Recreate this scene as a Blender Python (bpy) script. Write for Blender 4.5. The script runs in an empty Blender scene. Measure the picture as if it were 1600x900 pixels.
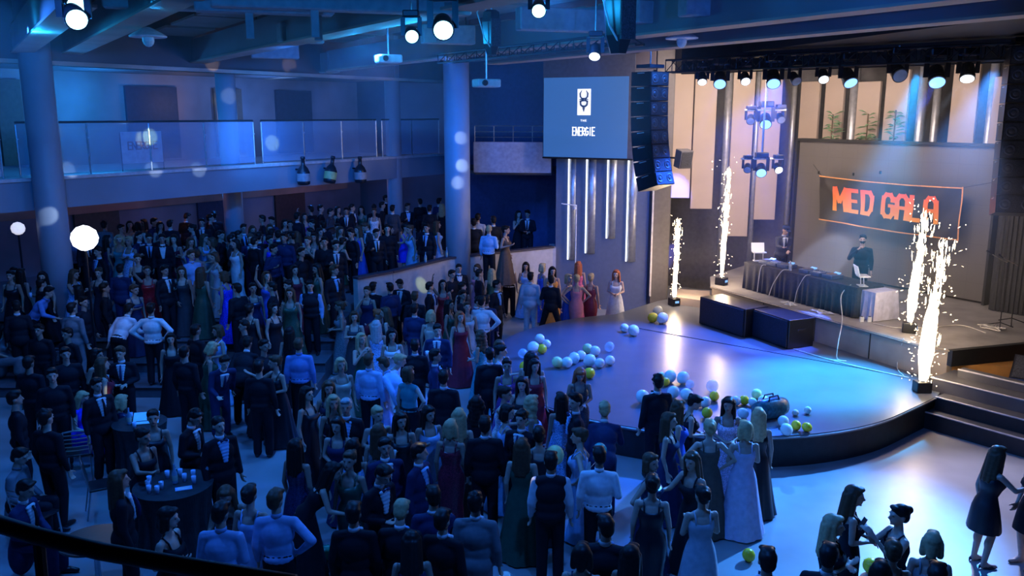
import bpy, bmesh, math, random
from mathutils import Vector, Matrix, noise
C = bpy.context.scene.collection
SC = bpy.context.scene
PI = math.pi
R = math.radians
# ------------------------------------------------------------------ camera
FPX, TH, CH = 1335.0, math.atan2(272, 1335), 6.0
cam = bpy.data.cameras.new('camera'); camo = bpy.data.objects.new('camera', cam); C.objects.link(camo)
camo.location = (0, 0, CH); camo.rotation_euler = (PI/2-TH, 0, 0)
cam.sensor_width = 36; cam.lens = FPX/1600*36; cam.clip_start = .05; cam.clip_end = 200
SC.camera = camo
SC.view_settings.view_transform = 'Standard'; SC.view_settings.look = 'None'
SC.view_settings.gamma = 1; SC.view_settings.use_curve_mapping = False
SC.view_settings.exposure = 0.0
# ------------------------------------------------------------------ world (dim blue of the hall behind the camera)
w = bpy.data.worlds.new('world'); SC.world = w; w.use_nodes = True
bg = w.node_tree.nodes['Background']; bg.inputs[0].default_value = (.04, .16, .60, 1); bg.inputs[1].default_value = .014
# a pixel of the photo turned into a point of the place
def _ray(x, y):
    c, s = math.cos(TH), math.sin(TH); v = 450-y
    return Vector((x-800, c*FPX+s*v, -s*FPX+c*v))
CAMP = Vector((0, 0, CH))
def G(x, y, z=0.0):
    d = _ray(x, y); return CAMP+d*((z-CH)/d.z)
def D(x, y, Y):
    d = _ray(x, y); return CAMP+d*(Y/d.y)
def PL(x, y, p0, dr):      # hit of a vertical plane through p0 along horizontal direction dr
    d = _ray(x, y); n = Vector((-dr[1], dr[0], 0)); t = (Vector(p0)-CAMP).dot(n)/d.dot(n); return CAMP+d*t
# ------------------------------------------------------------------ lights
def lamp(kind, loc, col, e, target=None, size=.1, cone=60, blend=.5, name='lamp'):
    l = bpy.data.lights.new(name, kind); l.color = col; l.energy = e
    if kind == 'SPOT': l.spot_size = R(cone); l.spot_blend = blend; l.shadow_soft_size = size
    elif kind == 'AREA': l.size = size
    else: l.shadow_soft_size = size
    o = bpy.data.objects.new(name, l); C.objects.link(o); o.location = loc
    if target is not None:
        o.rotation_euler = (Vector(target)-Vector(loc)).to_track_quat('-Z', 'Y').to_euler()
    return o
BL, CY = (.028, .205, 1), (.01, .38, 1)
# hall ceiling spots
for (x, y, z, e, tx, ty, cn) in [
        (-2.2, 15.4, 7.45, 260, -3, 12, 150), (-3.0, 17.8, 7.45, 260, -4, 20, 150), (.6, 14.0, 7.9, 220, 0, 10, 150),
        (-9.0, 16.6, 7.6, 230, -8.5, 18, 140), (-8.5, 14, 7.8, 200, -6, 12, 140), (-5.5, 9, 7.8, 270, -4.5, 9, 140),
        (1.5, 7, 7.8, 320, 1.5, 9.5, 140), (3.5, 20, 7.8, 200, 2, 22, 140)]:
    lamp('SPOT', (x, y, z), BL, e*2.9, (tx, ty, 0), .12, cn, .6, 'hall_spot')
BEAM1, BEAM2 = G(1462, 128, 6.75), G(1509, 120, 6.75)
lamp('SPOT', G(1122, 132, 6.75), (.10, .14, 1), 14000, D(1084, 225, 25.0), .08, 13, .5, 'beam_left')
lamp('SPOT', G(1190, 272, 4.2), (.05, .13, 1), 2500, (7.4, 22.6, 1.3), .06, 20, .5, 'beam_low')
# added fill lights under the gallery, cool on the rear wall and warm over its brown band
for x_, y_, c_, e_ in [(-9.4, 27.6, (.02, .2, 1), 45), (-7.2, 31.0, (.02, .2, 1), 55), (-12.6, 23.2, (.02, .2, 1), 40), (-5.2, 33.8, (.02, .2, 1), 45), (-11.0, 26.6, (1, .45, .25), 10), (-6.6, 33.2, (1, .5, .3), 12)]:
    lamp('POINT', (x_, y_, 3.45), c_, e_, size=.15, name='under_gallery_fill')
# lamps up in the gallery
for x_, y_, c_, e_ in [(-12.2, 23.5, (.02, .32, 1), 170), (-12.6, 26.5, (.02, .30, 1), 150), (-8.8, 31.5, (.1, .3, 1), 120), (-11, 29.4, (1, .6, .4), 14), (-5.6, 35.2, (.3, .4, 1), 30)]:
    lamp('POINT', (x_, y_, 6.3), c_, e_, size=.15, name='gallery_lamp')
# added unseen spots on baffles and screen wall, then the DJ desk lamp
lamp('SPOT', (-2.0, 3.5, 6.6), (.01, .24, 1), 1100, (-3.2, 14.5, 7.9), .1, 60, .8, 'baffle_fill')
lamp('SPOT', (3.5, 5.5, 6.8), (.02, .17, 1), 1100, (3.2, 15.5, 7.8), .1, 60, .8, 'baffle_fill')
lamp('SPOT', (1.5, 16.5, 7.2), (.03, .17, 1), 2600, (2.7, 26.0, 2.4), .12, 34, .7, 'screen_wall_fill')
lamp('SPOT', G(1190, 272, 4.1), (.03, .20, 1), 420, (7.3, 21.9, 2.0), .06, 60, .7, 'desk_light')
# patches of light thrown by the mirror ball over the hall's middle
for px_, py_, yy_, c_, e_ in [(145, 242, 27, 0, 1), (335, 160, 33, 0, 1), (108, 200, 25.6, 1, .7), (358, 150, 27, 1, .5), (100, 268, 21.6, 1, .6), (270, 285, 26.5, 1, .6), (205, 280, 24.6, 1, .6), (405, 235, 28.8, 0, 1.1), (312, 100, 26, 2, .5), (432, 104, 29.5, 2, .5), (720, 215, 24.6, 1, .7), (722, 258, 24.6, 1, .9), (715, 285, 24.6, 1, .6), (660, 437, 23, 0, .7), (935, 745, 11.3, 2, .55), (440, 815, 10.2, 2, .35), (640, 825, 10, 2, .3), (845, 868, 9.6, 2, .6), (165, 620, 14.5, 0, .4), (28, 358, 21, 1, .8)]:
    lamp('SPOT', (-1.0, 14.0, 7.1), [(.75, 1, .45), (.6, .8, 1), (1, .8, .3)][c_], 6000*e_, D(px_, py_, yy_), .02, 2.2, .6, 'mirror_ball_patch')
# stage washes
lamp('SPOT', G(1512, 122, 6.7), (.62, .60, .95), 3200, (7.6, 12.2, 0), .12, 36, .9, 'floor_wash')
lamp('SPOT', (8.8, 19.0, 6.9), (.02, .42, 1), 30000, (6.5, 16.9, .6), .12, 36, .9, 'stage_wash')
lamp('SPOT', (6.6, 21.6, 6.9), (.02, .13, 1), 13500, (3.3, 18.3, .6), .12, 62, .6, 'stage_wash')
lamp('SPOT', (10.1, 18.4, 6.9), (.05, .30, 1), 19000, (4.2, 11.0, 0), .12, 32, .8, 'floor_wash')
lamp('SPOT', tuple(BEAM1), (.05, .13, 1), 20000, D(1388, 250, 20.6), .08, 15, .5, 'beam_blue')
lamp('SPOT', tuple(BEAM2), (.55, .7, 1), 7000, D(1448, 198, 19.6), .05, 9, .5, 'beam_white')
for a_, b_, e_ in [((-7.5, 13.5, 7.2), (-10.5, 20.5, 4.5), 700), ((-4.5, 18, 7.2), (-8, 27.5, 4.6), 700), ((-1.5, 21, 7.2), (-3.5, 31, 4.2), 700), ((-2.2, 20, 7.2), (-2.0, 25, 3), 350)]:
    lamp('SPOT', a_, (.01, .17, 1), e_, b_, .12, 75, .8, 'gallery_fill')  # added spots without fixtures, to make gallery and columns bluer
for x_, y_, z_, e_ in [(-1.6, 14.6, 7.2, 90), (-2.9, 16.6, 7.2, 50), (-8.2, 15.2, 7.3, 110), (-5.0, 12.5, 7.5, 60), (.6, 11.6, 7.4, 50)]:
    lamp('POINT', (x_, y_, z_), CY, e_, size=.12, name='ceiling_lamp_glow')
# neutral wash over the stage wall
lamp('AREA', (8.3, 20.4, 7.0), (1, .82, .72), 230, (10.6, 24.6, 3.2), 2.2, name='wall_wash')
lamp('AREA', (5.6, 22.6, 7.0), (1, .82, .70), 330, (7.2, 27, 4.5), 1.6, name='wall_wash')
lamp('AREA', (-7, 25.5, 5.6), (.05, .25, 1), 60, (-9.5, 30, 5.2), 2, name='gallery_wash')
# ------------------------------------------------------------------ materials
_M = {}
def mat(name, col=(.5, .5, .5), rough=.6, metal=0, emit=None, es=0, var=.15, scale=8, bump=0, objcol=False, sheen=0):
    if name in _M: return _M[name]
    m = bpy.data.materials.new(name); _M[name] = m; m.use_nodes = True
    nt = m.node_tree; b = nt.nodes['Principled BSDF']
    b.inputs['Roughness'].default_value = rough; b.inputs['Metallic'].default_value = metal
    if objcol:
        src = nt.nodes.new('ShaderNodeObjectInfo').outputs['Color']
    else:
        rgb = nt.nodes.new('ShaderNodeRGB'); rgb.outputs[0].default_value = (*col, 1); src = rgb.outputs[0]
    if var:
        tc = nt.nodes.new('ShaderNodeTexCoord'); n = nt.nodes.new('ShaderNodeTexNoise'); n.inputs['Scale'].default_value = scale
        n.inputs['Detail'].default_value = 3
        nt.links.new(tc.outputs['Object'], n.inputs['Vector'])
        mr = nt.nodes.new('ShaderNodeMapRange'); mr.inputs[1].default_value = .3; mr.inputs[2].default_value = .7
        mr.inputs[3].default_value = 1-var; mr.inputs[4].default_value = 1+var
        nt.links.new(n.outputs[0], mr.inputs[0])
        mx = nt.nodes.new('ShaderNodeVectorMath'); mx.operation = 'SCALE'
        nt.links.new(src, mx.inputs[0]); nt.links.new(mr.outputs[0], mx.inputs['Scale']); src = mx.outputs[0]
        if bump:
            bp = nt.nodes.new('ShaderNodeBump'); bp.inputs['Strength'].default_value = bump
            nt.links.new(n.outputs[0], bp.inputs['Height']); nt.links.new(bp.outputs[0], b.inputs['Normal'])
    nt.links.new(src, b.inputs['Base Color'])
    if emit:
        b.inputs['Emission Color'].default_value = (*emit, 1); b.inputs['Emission Strength'].default_value = es
    if sheen: b.inputs['Sheen Weight'].default_value = sheen
    return m
def nodes(name):
    m = bpy.data.materials.new(name); m.use_nodes = True; _M[name] = m
    return m, m.node_tree, m.node_tree.nodes['Principled BSDF']
def glassy(name, col, alpha, rough=.1):
    m, nt, b = nodes(name)
    b.inputs['Base Color'].default_value = (*col, 1); b.inputs['Roughness'].default_value = rough
    b.inputs['Alpha'].default_value = alpha
    n = nt.nodes.new('ShaderNodeTexNoise'); n.inputs['Scale'].default_value = 1.5
    mr = nt.nodes.new('ShaderNodeMapRange'); mr.inputs[3].default_value = alpha*.7; mr.inputs[4].default_value = alpha*1.3
    nt.links.new(n.outputs[0], mr.inputs[0]); nt.links.new(mr.outputs[0], b.inputs['Alpha'])
    return m
M_floor = mat('floor_concrete', (.30, .30, .31), .38, var=.16, scale=.9)
M_stage = mat('stage_vinyl', (.095, .10, .12), .30, var=.12, scale=1.5)
M_black = mat('black_matt', (.012, .012, .014), .6, var=.2)
M_blackg = mat('black_gloss', (.012, .012, .015), .3, var=.2)
M_fascia = mat('stage_fascia_paint', (.018, .017, .02), .55, var=.2)
M_grey = mat('grey_paint', (.20, .20, .22), .7, var=.1)
M_wall = mat('dark_wall_paint', (.10, .10, .12), .8, var=.12, scale=1.2)
M_col = mat('column_plaster', (.34, .36, .42), .5, var=.06, scale=2)
M_slab = mat('gallery_slab_paint', (.30, .33, .40), .7, var=.1, scale=.6)
M_ledge = mat('ledge_white', (.60, .58, .60), .5)
M_wood = mat('pale_wood_panel', (.48, .36, .28), .6, var=.06, scale=1.5)
M_ply = mat('plywood_fascia', (.42, .33, .26), .6, var=.12, scale=2)
M_orange = mat('orange_wood_floor', (.55, .25, .07), .45, var=.15, scale=3)
M_ceil = mat('ceiling_black', (.03, .03, .04), .9)
M_baf = mat('ceiling_baffle_paint', (.22, .20, .21), .7, var=.15, scale=.8)
M_bafw = mat('ceiling_wood', (.40, .30, .24), .7, var=.15, scale=1)
M_chrome = mat('brushed_metal', (.6, .6, .62), .3, 1)
M_white = mat('white_plastic', (.75, .75, .75), .5)
M_cable = mat('white_cable', (.55, .52, .48), .6)
M_cloth = mat('black_table_cloth', (.02, .02, .025), .8, var=.3, scale=14, bump=.2)
M_glass = glassy('clear_glass', (.75, .85, 1), .35, .05)
M_rail = glassy('gallery_glass', (.42, .60, .85), .26, .15)
M_lens_b = mat('blue_lens', (.1, .3, 1), .2, emit=(.22, .45, 1), es=2.2, var=0)
M_lens_w = mat('white_lens', (.9, .9, 1), .2, emit=(.8, .9, 1), es=3, var=0)
M_lens_c = mat('cyan_lens', (.1, .7, 1), .2, emit=(.35, .8, 1), es=6, var=0)
# ------------------------------------------------------------------ mesh builder
class MB:
    def __init__(s): s.v = []; s.f = []; s.mi = []; s.cur = 0
    def _add(s, vs, fs):
        o = len(s.v); s.v += [tuple(p) for p in vs]; s.f += [tuple(i+o for i in f) for f in fs]; s.mi += [s.cur]*len(fs)
    def box(s, c, size, rz=0, m=None):
        hx, hy, hz = [a/2 for a in size]; vs = []
        M = Matrix.Translation(c) @ Matrix.Rotation(rz, 4, 'Z') if m is None else Matrix.Translation(c) @ m
        for x, y, z in [(-1,-1,-1),(1,-1,-1),(1,1,-1),(-1,1,-1),(-1,-1,1),(1,-1,1),(1,1,1),(-1,1,1)]:
            vs.append(M @ Vector((x*hx, y*hy, z*hz)))
        s._add(vs, [(0,3,2,1),(4,5,6,7),(0,1,5,4),(1,2,6,5),(2,3,7,6),(3,0,4,7)]); return s
    def bar(s, a, b, w, h):      # box from a to b
        a, b = Vector(a), Vector(b); d = b-a; L = d.length
        q = d.to_track_quat('X', 'Z').to_matrix().to_4x4()
        return s.box((a+b)/2, (L, w, h), m=q)
    def tube(s, pts, r, n=8, cap=True):
        pts = [Vector(p) for p in pts]; rs = r if isinstance(r, (list, tuple)) else [r]*len(pts)
        vs = []; fs = []
        up = None
        for i, p in enumerate(pts):
            d = (pts[min(i+1, len(pts)-1)]-pts[max(i-1, 0)])
            if d.length < 1e-9: d = Vector((0, 0, 1))
            d.normalize()
            if up is None: up = d.orthogonal().normalized()
            up = (up-d*up.dot(d)); up = up.normalized() if up.length > 1e-6 else d.orthogonal().normalized()
            sd = d.cross(up)
            for k in range(n):
                a = 2*PI*k/n; vs.append(p+(up*math.cos(a)+sd*math.sin(a))*rs[i])
        for i in range(len(pts)-1):
            for k in range(n):
                k2 = (k+1) % n; fs.append((i*n+k, i*n+k2, (i+1)*n+k2, (i+1)*n+k))
        if cap: fs.append(tuple(range(n-1, -1, -1))); fs.append(tuple(range((len(pts)-1)*n, len(pts)*n)))
        s._add(vs, fs); return s
    def lathe(s, prof, c=(0, 0, 0), n=20, m=None, sy=1.0):    # prof: (r,z)
        M = Matrix.Translation(c) @ (m if m is not None else Matrix.Identity(4)); vs = []; fs = []
        for r, z in prof:
            for k in range(n):
                a = 2*PI*k/n; vs.append(M @ Vector((r*math.cos(a), r*sy*math.sin(a), z)))
        for i in range(len(prof)-1):
            for k in range(n):
                k2 = (k+1) % n; fs.append((i*n+k, i*n+k2, (i+1)*n+k2, (i+1)*n+k))
        fs.append(tuple(range(n-1, -1, -1))); fs.append(tuple(range((len(prof)-1)*n, len(prof)*n)))
        s._add(vs, fs); return s
    def ell(s, c, r, n=12, m=None):
        k = max(5, n//2+1); prof = [(max(1e-3, math.sin(PI*i/k)), -math.cos(PI*i/k)) for i in range(k+1)]
        M = (m if m is not None else Matrix.Identity(4)) @ Matrix.Diagonal((*r, 1))
        return s.lathe(prof, c, n, M)
    def cap(s, a, b, ra, rb, n=10, rings=3):     # tapered capsule
        a, b = Vector(a), Vector(b); d = b-a; L = max(d.length, 1e-5)
        q = d.to_track_quat('Z', 'Y').to_matrix().to_4x4(); prof = []
        for i in range(rings+1): t = PI/2*(i/rings); prof.append((max(1e-4, ra*math.sin(t)), -ra*math.cos(t)))
        for i in range(rings+1): t = PI/2*(i/rings); prof.append((max(1e-4, rb*math.cos(t)), L+rb*math.sin(t)))
        return s.lathe(prof, a, n, q)
    def prism(s, poly, z0, z1):
        n = len(poly); vs = [(p[0], p[1], z0) for p in poly]+[(p[0], p[1], z1) for p in poly]
        fs = [tuple(range(n-1, -1, -1)), tuple(range(n, 2*n))]+[(i, (i+1) % n, n+(i+1) % n, n+i) for i in range(n)]
        s._add(vs, fs); return s
    def quadslab(s, p, th):       # four 3D corners, thickness along normal
        p = [Vector(q) for q in p]; nrm = (p[1]-p[0]).cross(p[3]-p[0]).normalized()*th
        vs = p+[q+nrm for q in p]; s._add(vs, [(3,2,1,0),(4,5,6,7),(0,1,5,4),(1,2,6,5),(2,3,7,6),(3,0,4,7)]); return s
    def mesh(s, name, mats, smooth=False):
        me = bpy.data.meshes.new(name); me.from_pydata(s.v, [], s.f)
        for m in (mats if isinstance(mats, (list, tuple)) else [mats]): me.materials.append(m)
        me.polygons.foreach_set('material_index', s.mi)
        if smooth: me.polygons.foreach_set('use_smooth', [True]*len(me.polygons))
        bm = bmesh.new(); bm.from_mesh(me); bmesh.ops.recalc_face_normals(bm, faces=bm.faces); bm.to_mesh(me); bm.free()
        return me
    def build(s, name, mats, parent=None, smooth=False, loc=None, **k):
        o = bpy.data.objects.new(name, s.mesh(name, mats, smooth)); C.objects.link(o)
        if parent is not None: o.parent = parent
        if loc is not None: o.location = loc
        return tag(o, **k)
def tag(o, label=None, cat=None, group=None, kind=None):
    if label: o['label'] = label
    if cat: o['category'] = cat
    if group: o['group'] = group
    if kind: o['kind'] = kind
    return o
def empty(name, loc, rz=0, **k):
    o = bpy.data.objects.new(name, None); C.objects.link(o); o.location = loc; o.rotation_euler = (0, 0, rz); o.empty_display_size = .1
    return tag(o, **k)
def kids(o): return [c for c in bpy.data.objects if c.parent == o]
def copy_tree(o, loc=None, rz=None, parent=None, **k):
    c = o.copy(); C.objects.link(c); c.parent = parent
    for ch in o.children: copy_tree(ch, parent=c)
    if loc is not None: c.location = loc
    if rz is not None: c.rotation_euler = (0, 0, rz)
    return tag(c, **k)
def struct(name, mb, m, smooth=False): return mb.build(name, m, smooth=smooth, kind='structure')
def bevel(o, wd, seg=2):
    md = o.modifiers.new('bevel', 'BEVEL'); md.width = wd; md.segments = seg; md.limit_method = 'ANGLE'; return o
# ================================================================== SETTING
Z0 = .6      # round stage top
Z1 = 1.25    # platform top
TZ = 1.1     # terrace floor
struct('floor', MB().box((2, 16, -.1), (44, 50, .2)), M_floor)
struct('ceiling', MB().box((2, 18, 8.85), (44, 46, .2)), M_ceil)
struct('wall_left', MB().box((-17, 18, 4.3), (.3, 44, 9)), M_wall)
struct('wall_right', MB().box((17.2, 16, 4.3), (.3, 44, 9)), M_wall)
struct('wall_back', MB().box((0, 39.2, 4.3), (36, .3, 9)), mat('back_wall_blue', (.22, .25, .34), .8, var=.2, scale=.5))
# gallery along the left: front line
GA, GB = Vector((-13.6, 17.6, 0)), Vector((-2.6, 33.4, 0)); gd = (GB-GA).normalized(); gn = Vector((-gd.y, gd.x, 0))
def gp(t, off=0, z=0): p = GA+gd*t+gn*off; return Vector((p.x, p.y, z))
GL = (GB-GA).length
def gbox(mb, t0, t1, o0, o1, z0, z1):
    mb.prism([gp(t0, o0), gp(t1, o0), gp(t1, o1), gp(t0, o1)], z0, z1); return mb
struct('trim_1', gbox(MB(), -3, GL, 0, .35, 3.72, 4.42), M_slab)                 # gallery slab edge
struct('trim_2', gbox(MB(), -3, GL, -.06, .40, 4.42, 4.50), M_ledge)             # pale ledge on the slab edge
struct('floor_1', gbox(MB(), -3, GL, .35, 8.5, 4.1, 4.42), M_grey)                # gallery floor
struct('trim_3', gbox(MB(), -3, GL, 0, .3, 7.15, 8.75), mat('fascia_brown', (.16, .13, .14), .8, var=.3, scale=.5))
struct('trim_4', gbox(MB(), -3, GL, -.05, .32, 7.15, 7.25), mat('soffit_edge', (.60, .46, .38), .7, var=.3, scale=.7))
struct('ceiling_1', gbox(MB(), -3, GL, .3, 8.5, 7.3, 7.4), M_wall)
struct('wall_gallery', gbox(MB(), -3, GL+1, 5.6, 5.8, 0, 7.3), mat('gallery_wall', (.26, .23, .26), .8, var=.35, scale=.45))
# brown and dark wall bays, and door openings seen under and over the gallery
i = 0
for t0, t1, z0, z1, c in [(3.2, 5, 1.1, 3.5, (.10, .06, .05)), (7.5, 9, 1.1, 3.5, (.09, .07, .05)), (12, 13.4, 1.1, 3.4, (.05, .05, .09)), (15.5, 17, 1.1, 3.4, (.10, .05, .04)),
                          (5.6, 6.3, 4.5, 7.0, (.12, .08, .07)), (9.6, 11.5, 4.5, 6.9, (.03, .04, .08)), (13, 14.2, 4.5, 6.9, (.13, .08, .06)), (15.8, 17.6, 4.5, 6.9, (.03, .04, .07)), (1, 3, 4.5, 6.9, (.03, .04, .07))]:
    i += 1
    struct('door_%d' % i, gbox(MB(), t0, t1, 5.5, 5.62, z0, z1), mat('bay_%d' % i, c, .7))
struct('trim_5', gbox(MB(), -3, GL, 5.35, 5.6, 2.9, 3.7), mat('brown_band', (.42, .24, .17), .7, var=.3, scale=.6))
# columns
def column(n, x, ytop, ybase, depth, wpx, z0=0, z1=8.7):
    p = D(x, 300, depth); r = wpx/2*depth/1362
    o = MB().lathe([(r, z0), (r, 3.0), (r, z1)], (p.x, p.y, 0), 40).build('column_%d' % n, M_col, smooth=True, kind='structure')
    return p
column(1, 77, 0, 0, 20.6, 46); column(2, 363, 0, 0, 27.2, 30); column(3, 617, 0, 0, 31.4, 24); cp4 = column(4, 715, 0, 0, 25.0, 40)
column(5, 243, 0, 0, 30.5, 16, 4.4, 7.3)
# terrace floor and its parapet
TW = [G(200, 560, 1.1), G(555, 434, 1.9), G(610, 424, 1.9), G(700, 402, 1.9), G(863, 385, 1.9)]
def floor_z(x, y):            # the hall floor rises in five low steps towards the space under the gallery
    if x < -4.25:
        return .22*sum(y > t for t in (17.6, 18.7, 19.8, 20.9, 22.0))
    return 0
struct('floor_2', MB().prism([(-16.5, 22.0), (-4.25, 22.0), (TW[1].x, TW[1].y+.1), (TW[2].x, TW[2].y+.1), (TW[3].x, TW[3].y+.1), (TW[4].x, TW[4].y+.1), (1.6, 31), (-1.5, 34), (-16.5, 34)], 0, TZ), M_grey)
for k, t_ in enumerate((17.6, 18.7, 19.8, 20.9)):
    struct('floor_%d' % (10+k), MB().box(((-16.5-4.25)/2, (t_+22.05)/2, .22*(k+1)-.11), (12.25, 22.05-t_, .22)), mat('step_carpet', (.10, .10, .12), .8))
    struct('trim_%d' % (150+k), MB().box(((-16.5-4.25)/2, t_-.005, .22*(k+1)-.02), (12.25, .02, .04)), M_black)
for k in range(1, 4):
    a, b = TW[k], TW[k+1]
    struct('wall_terrace' if k == 1 else 'wall_terrace_%d' % k, MB().bar((a.x, a.y, .93), (b.x, b.y, .93), .18, 1.86), mat('parapet_plaster', (.55, .50, .50), .7, var=.08))
    struct('trim_%d' % (5+k), MB().bar((a.x, a.y, 1.89), (b.x, b.y, 1.89), .24, .06), mat('parapet_cap', (.06, .05, .07), .5))
a = TW[4]; struct('wall_terrace_end', MB().box((a.x+.02, a.y+.35, .93), (.18, .9, 1.86)), mat('parapet_plaster'))
# recess beyond the terrace, right of column four
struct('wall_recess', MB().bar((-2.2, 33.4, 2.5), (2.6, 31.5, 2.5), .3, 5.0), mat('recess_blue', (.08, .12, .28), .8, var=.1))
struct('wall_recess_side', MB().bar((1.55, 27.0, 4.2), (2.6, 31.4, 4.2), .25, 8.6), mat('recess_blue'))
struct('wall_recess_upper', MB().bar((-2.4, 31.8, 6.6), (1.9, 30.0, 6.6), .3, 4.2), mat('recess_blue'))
# small side balcony
qa, qb = D(742, 245, 27.5), D(862, 245, 27.2)
struct('trim_9', MB().bar((qa.x, qa.y, 4.66), (qb.x, qb.y, 4.66), .5, .95), mat('balcony_grey', (.34, .34, .42), .7))
struct('floor_3', MB().prism([(qa.x, qa.y), (qb.x, qb.y), (1.9, 30.2), (-2.2, 31.6)], 4.1, 4.2), M_wall)
# screen wall with the lit pilasters
SA, SB = Vector((1.44, 26.9, 0)), Vector((4.15, 25.5, 0)); sd = (SB-SA).normalized(); sn = Vector((sd.y, -sd.x, 0))
struct('wall_screen', MB().bar((SA.x, SA.y+.1, 4.35), (SB.x, SB.y+.1, 4.35), .25, 8.7), mat('screen_wall_paint', (.17, .19, .25), .7, var=.06))
struct('wall_upper', MB().bar((SA.x, SA.y-.12, 8.0), (SB.x, SB.y-.12, 8.0), .2, 1.5), mat('fascia_brown'))
def pil(n, xl, xr, ytop, ybot, strip):
    a = PL(xl, ytop, SA, sd); b = PL(xr, ytop, SA, sd); bot = PL(xl, ybot, SA, sd).z
    wd = (b-a).length; c = (a+b)/2+sn*.03
    struct('trim_%d' % n, MB().lathe([(wd/2, bot), (wd/2, 5.2)], (c.x, c.y, 0), 24, sy=.6), mat('pilaster_metal', (.45, .47, .52), .35, .6), smooth=True)
    if strip:
        e = a+sn*.10-sd*.02
        o = MB().box((e.x, e.y, (bot+5.2)/2), (.035, .035, 5.2-bot), math.atan2(sd.y, sd.x)).build('light_strip', mat('strip_light', (1, 1, 1), .4, emit=(.85, .92, 1), es=strip, var=0))
        tag(o, {920: 'bright vertical light strip, second from the left under the projection screen', 953: 'thin light strip, third from the left under the projection screen',
                985: 'bright light strip nearest the black line array below the screen', 892: 'faint thin light strip, leftmost under the projection screen'}[xl], 'light', 'vertical light strips under the screen')
pil(10, 892, 902, 250, 405, 1.5); pil(11, 920, 934, 250, 395, 9); pil(12, 953, 966, 250, 372, 3); pil(13, 985, 999, 250, 408, 7)
# side wall between screen wall and stage, and dark wing behind the first fountain
struct('wall_wing', MB().bar((4.15, 25.45, 4.35), (4.66, 25.55, 4.35), .3, 8.7), mat('wing_brown', (.11, .095, .09), .7, var=.1))
struct('trim_14', MB().box((4.17, 25.26, 2.8), (.05, .05, 4.4)), mat('wing_edge', (.6, .55, .48), .5))
struct('wall_stage_back', MB().bar((4.6, 30.6, 4.35), (16.6, 23.6, 4.35), .3, 8.7), mat('stage_back_grey', (.09, .08, .085), .8))
struct('wall_wing_side', MB().bar((4.66, 25.6, 4.35), (5.0, 30.4, 4.35), .2, 8.7), mat('wing_brown'))
# round stage
cx, cy, cr = 4.1, 18.43, 4.63
poly = []
a0 = math.atan2(14.81-cy, 7.2-cx); a1 = math.atan2(22.96-cy, 2.83-cx)-2*PI
n = 72
for k in range(n+1):
    a = a0+(a1-a0)*k/n; poly.append((cx+cr*math.cos(a), cy+cr*math.sin(a)))
# widen the back left shoulder a little, then close along the platform
poly += [(4.3, 24.6), (5.4, 25.4), (8.6, 19.2), (9.4, 17.4), (8.28, 15.9)]
st = struct('floor_4', MB().prism(poly, Z0-.07, Z0), M_stage)
ins = [(cx+(x-cx)*.985, cy+(y-cy)*.985) for x, y in poly]
struct('trim_15', MB().prism(ins, 0, Z0-.07), M_fascia)
edge = [(x, y, Z0-.035) for x, y in poly[:n+1]]
struct('trim_16', MB().tube([(8.28, 15.9, Z0-.03)]+edge, .022, 6), mat('stage_edge_metal', (.35, .33, .34), .4, .5))
struct('trim_17', MB().tube([(3.0, 21.5, Z0+.002), (8.0, 17.4, Z0+.002)], .012, 5), M_black)
# platform behind
PA, PB = Vector((5.59, 23.58, 0)), Vector((8.57, 17.28, 0)); pd = (PB-PA).normalized(); pn = Vector((-pd.y, pd.x, 0))
plat = [(5.59, 23.58), (8.57, 17.28), (9.01, 16.98), (13.6, 18.4), (15.8, 21.5), (8.6, 28.4), (5.9, 25.0)]
struct('floor_5', MB().prism(plat, Z1-.06, Z1), mat('platform_vinyl', (.24, .22, .21), .4, var=.25, scale=2))
ip = [(10+(x-10)*.985, 22+(y-22)*.985) for x, y in plat]
struct('trim_18', MB().prism(ip, 0, Z1-.06), M_ply)
struct('trim_19', MB().bar((9.0, 16.93, 1.08), (13.6, 18.33, 1.08), .12, .34), M_black)     # black front of the right wing
struct('trim_20', MB().tube([(PA.x, PA.y, Z1-.03), (PB.x, PB.y, Z1-.03), (9.01, 16.96, Z1-.03)], .02, 6), mat('platform_edge', (.3, .24, .18), .5))
for k, t in enumerate((.30, .56, .80)):
    p = PA+(PB-PA)*t; struct('trim_%d' % (21+k), MB().box((p.x+.06, p.y, .9), (.03, .03, .6)), M_black)
# corner block left of the platform where a fountain stands
struct('trim_24', MB().prism([(4.75, 24.15), (5.59, 23.5), (5.9, 25.0), (5.0, 25.3)], Z0, Z0+.22), M_ply)
# right: wood floor, curb and steps down to the hall floor
d0 = (G(1600, 624, .85)-G(1453, 588, .85)).normalized()
def stepslab(n, p, z, back, m, hh=None, edge_m=None, L=5):
    a = G(p[0], p[1], z); b = a+d0*L; nrm = Vector((-d0.y, d0.x, 0))
    c1, c2 = b+nrm*back, a+nrm*back
    struct('trim_%d' % n, MB().prism([(a.x, a.y), (b.x, b.y), (c1.x, c1.y), (c2.x, c2.y)], (0 if hh is None else z-hh), z), m)
    struct('trim_%d' % (n+1), MB().tube([(a.x, a.y, z), (b.x, b.y, z)], .018, 6), edge_m or mat('step_edge', (.55, .5, .48), .4))
M_step = mat('step_paint', (.09, .085, .09), .4, var=.15, scale=2)
stepslab(25, (1440, 642), .33, 1.2, M_fascia)
stepslab(27, (1462, 620), .6, 1.6, M_fascia)
stepslab(31, (1456, 590), .86, .9, M_step)
stepslab(33, (1497, 577), 1.02, .22, M_step, hh=.3)
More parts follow.
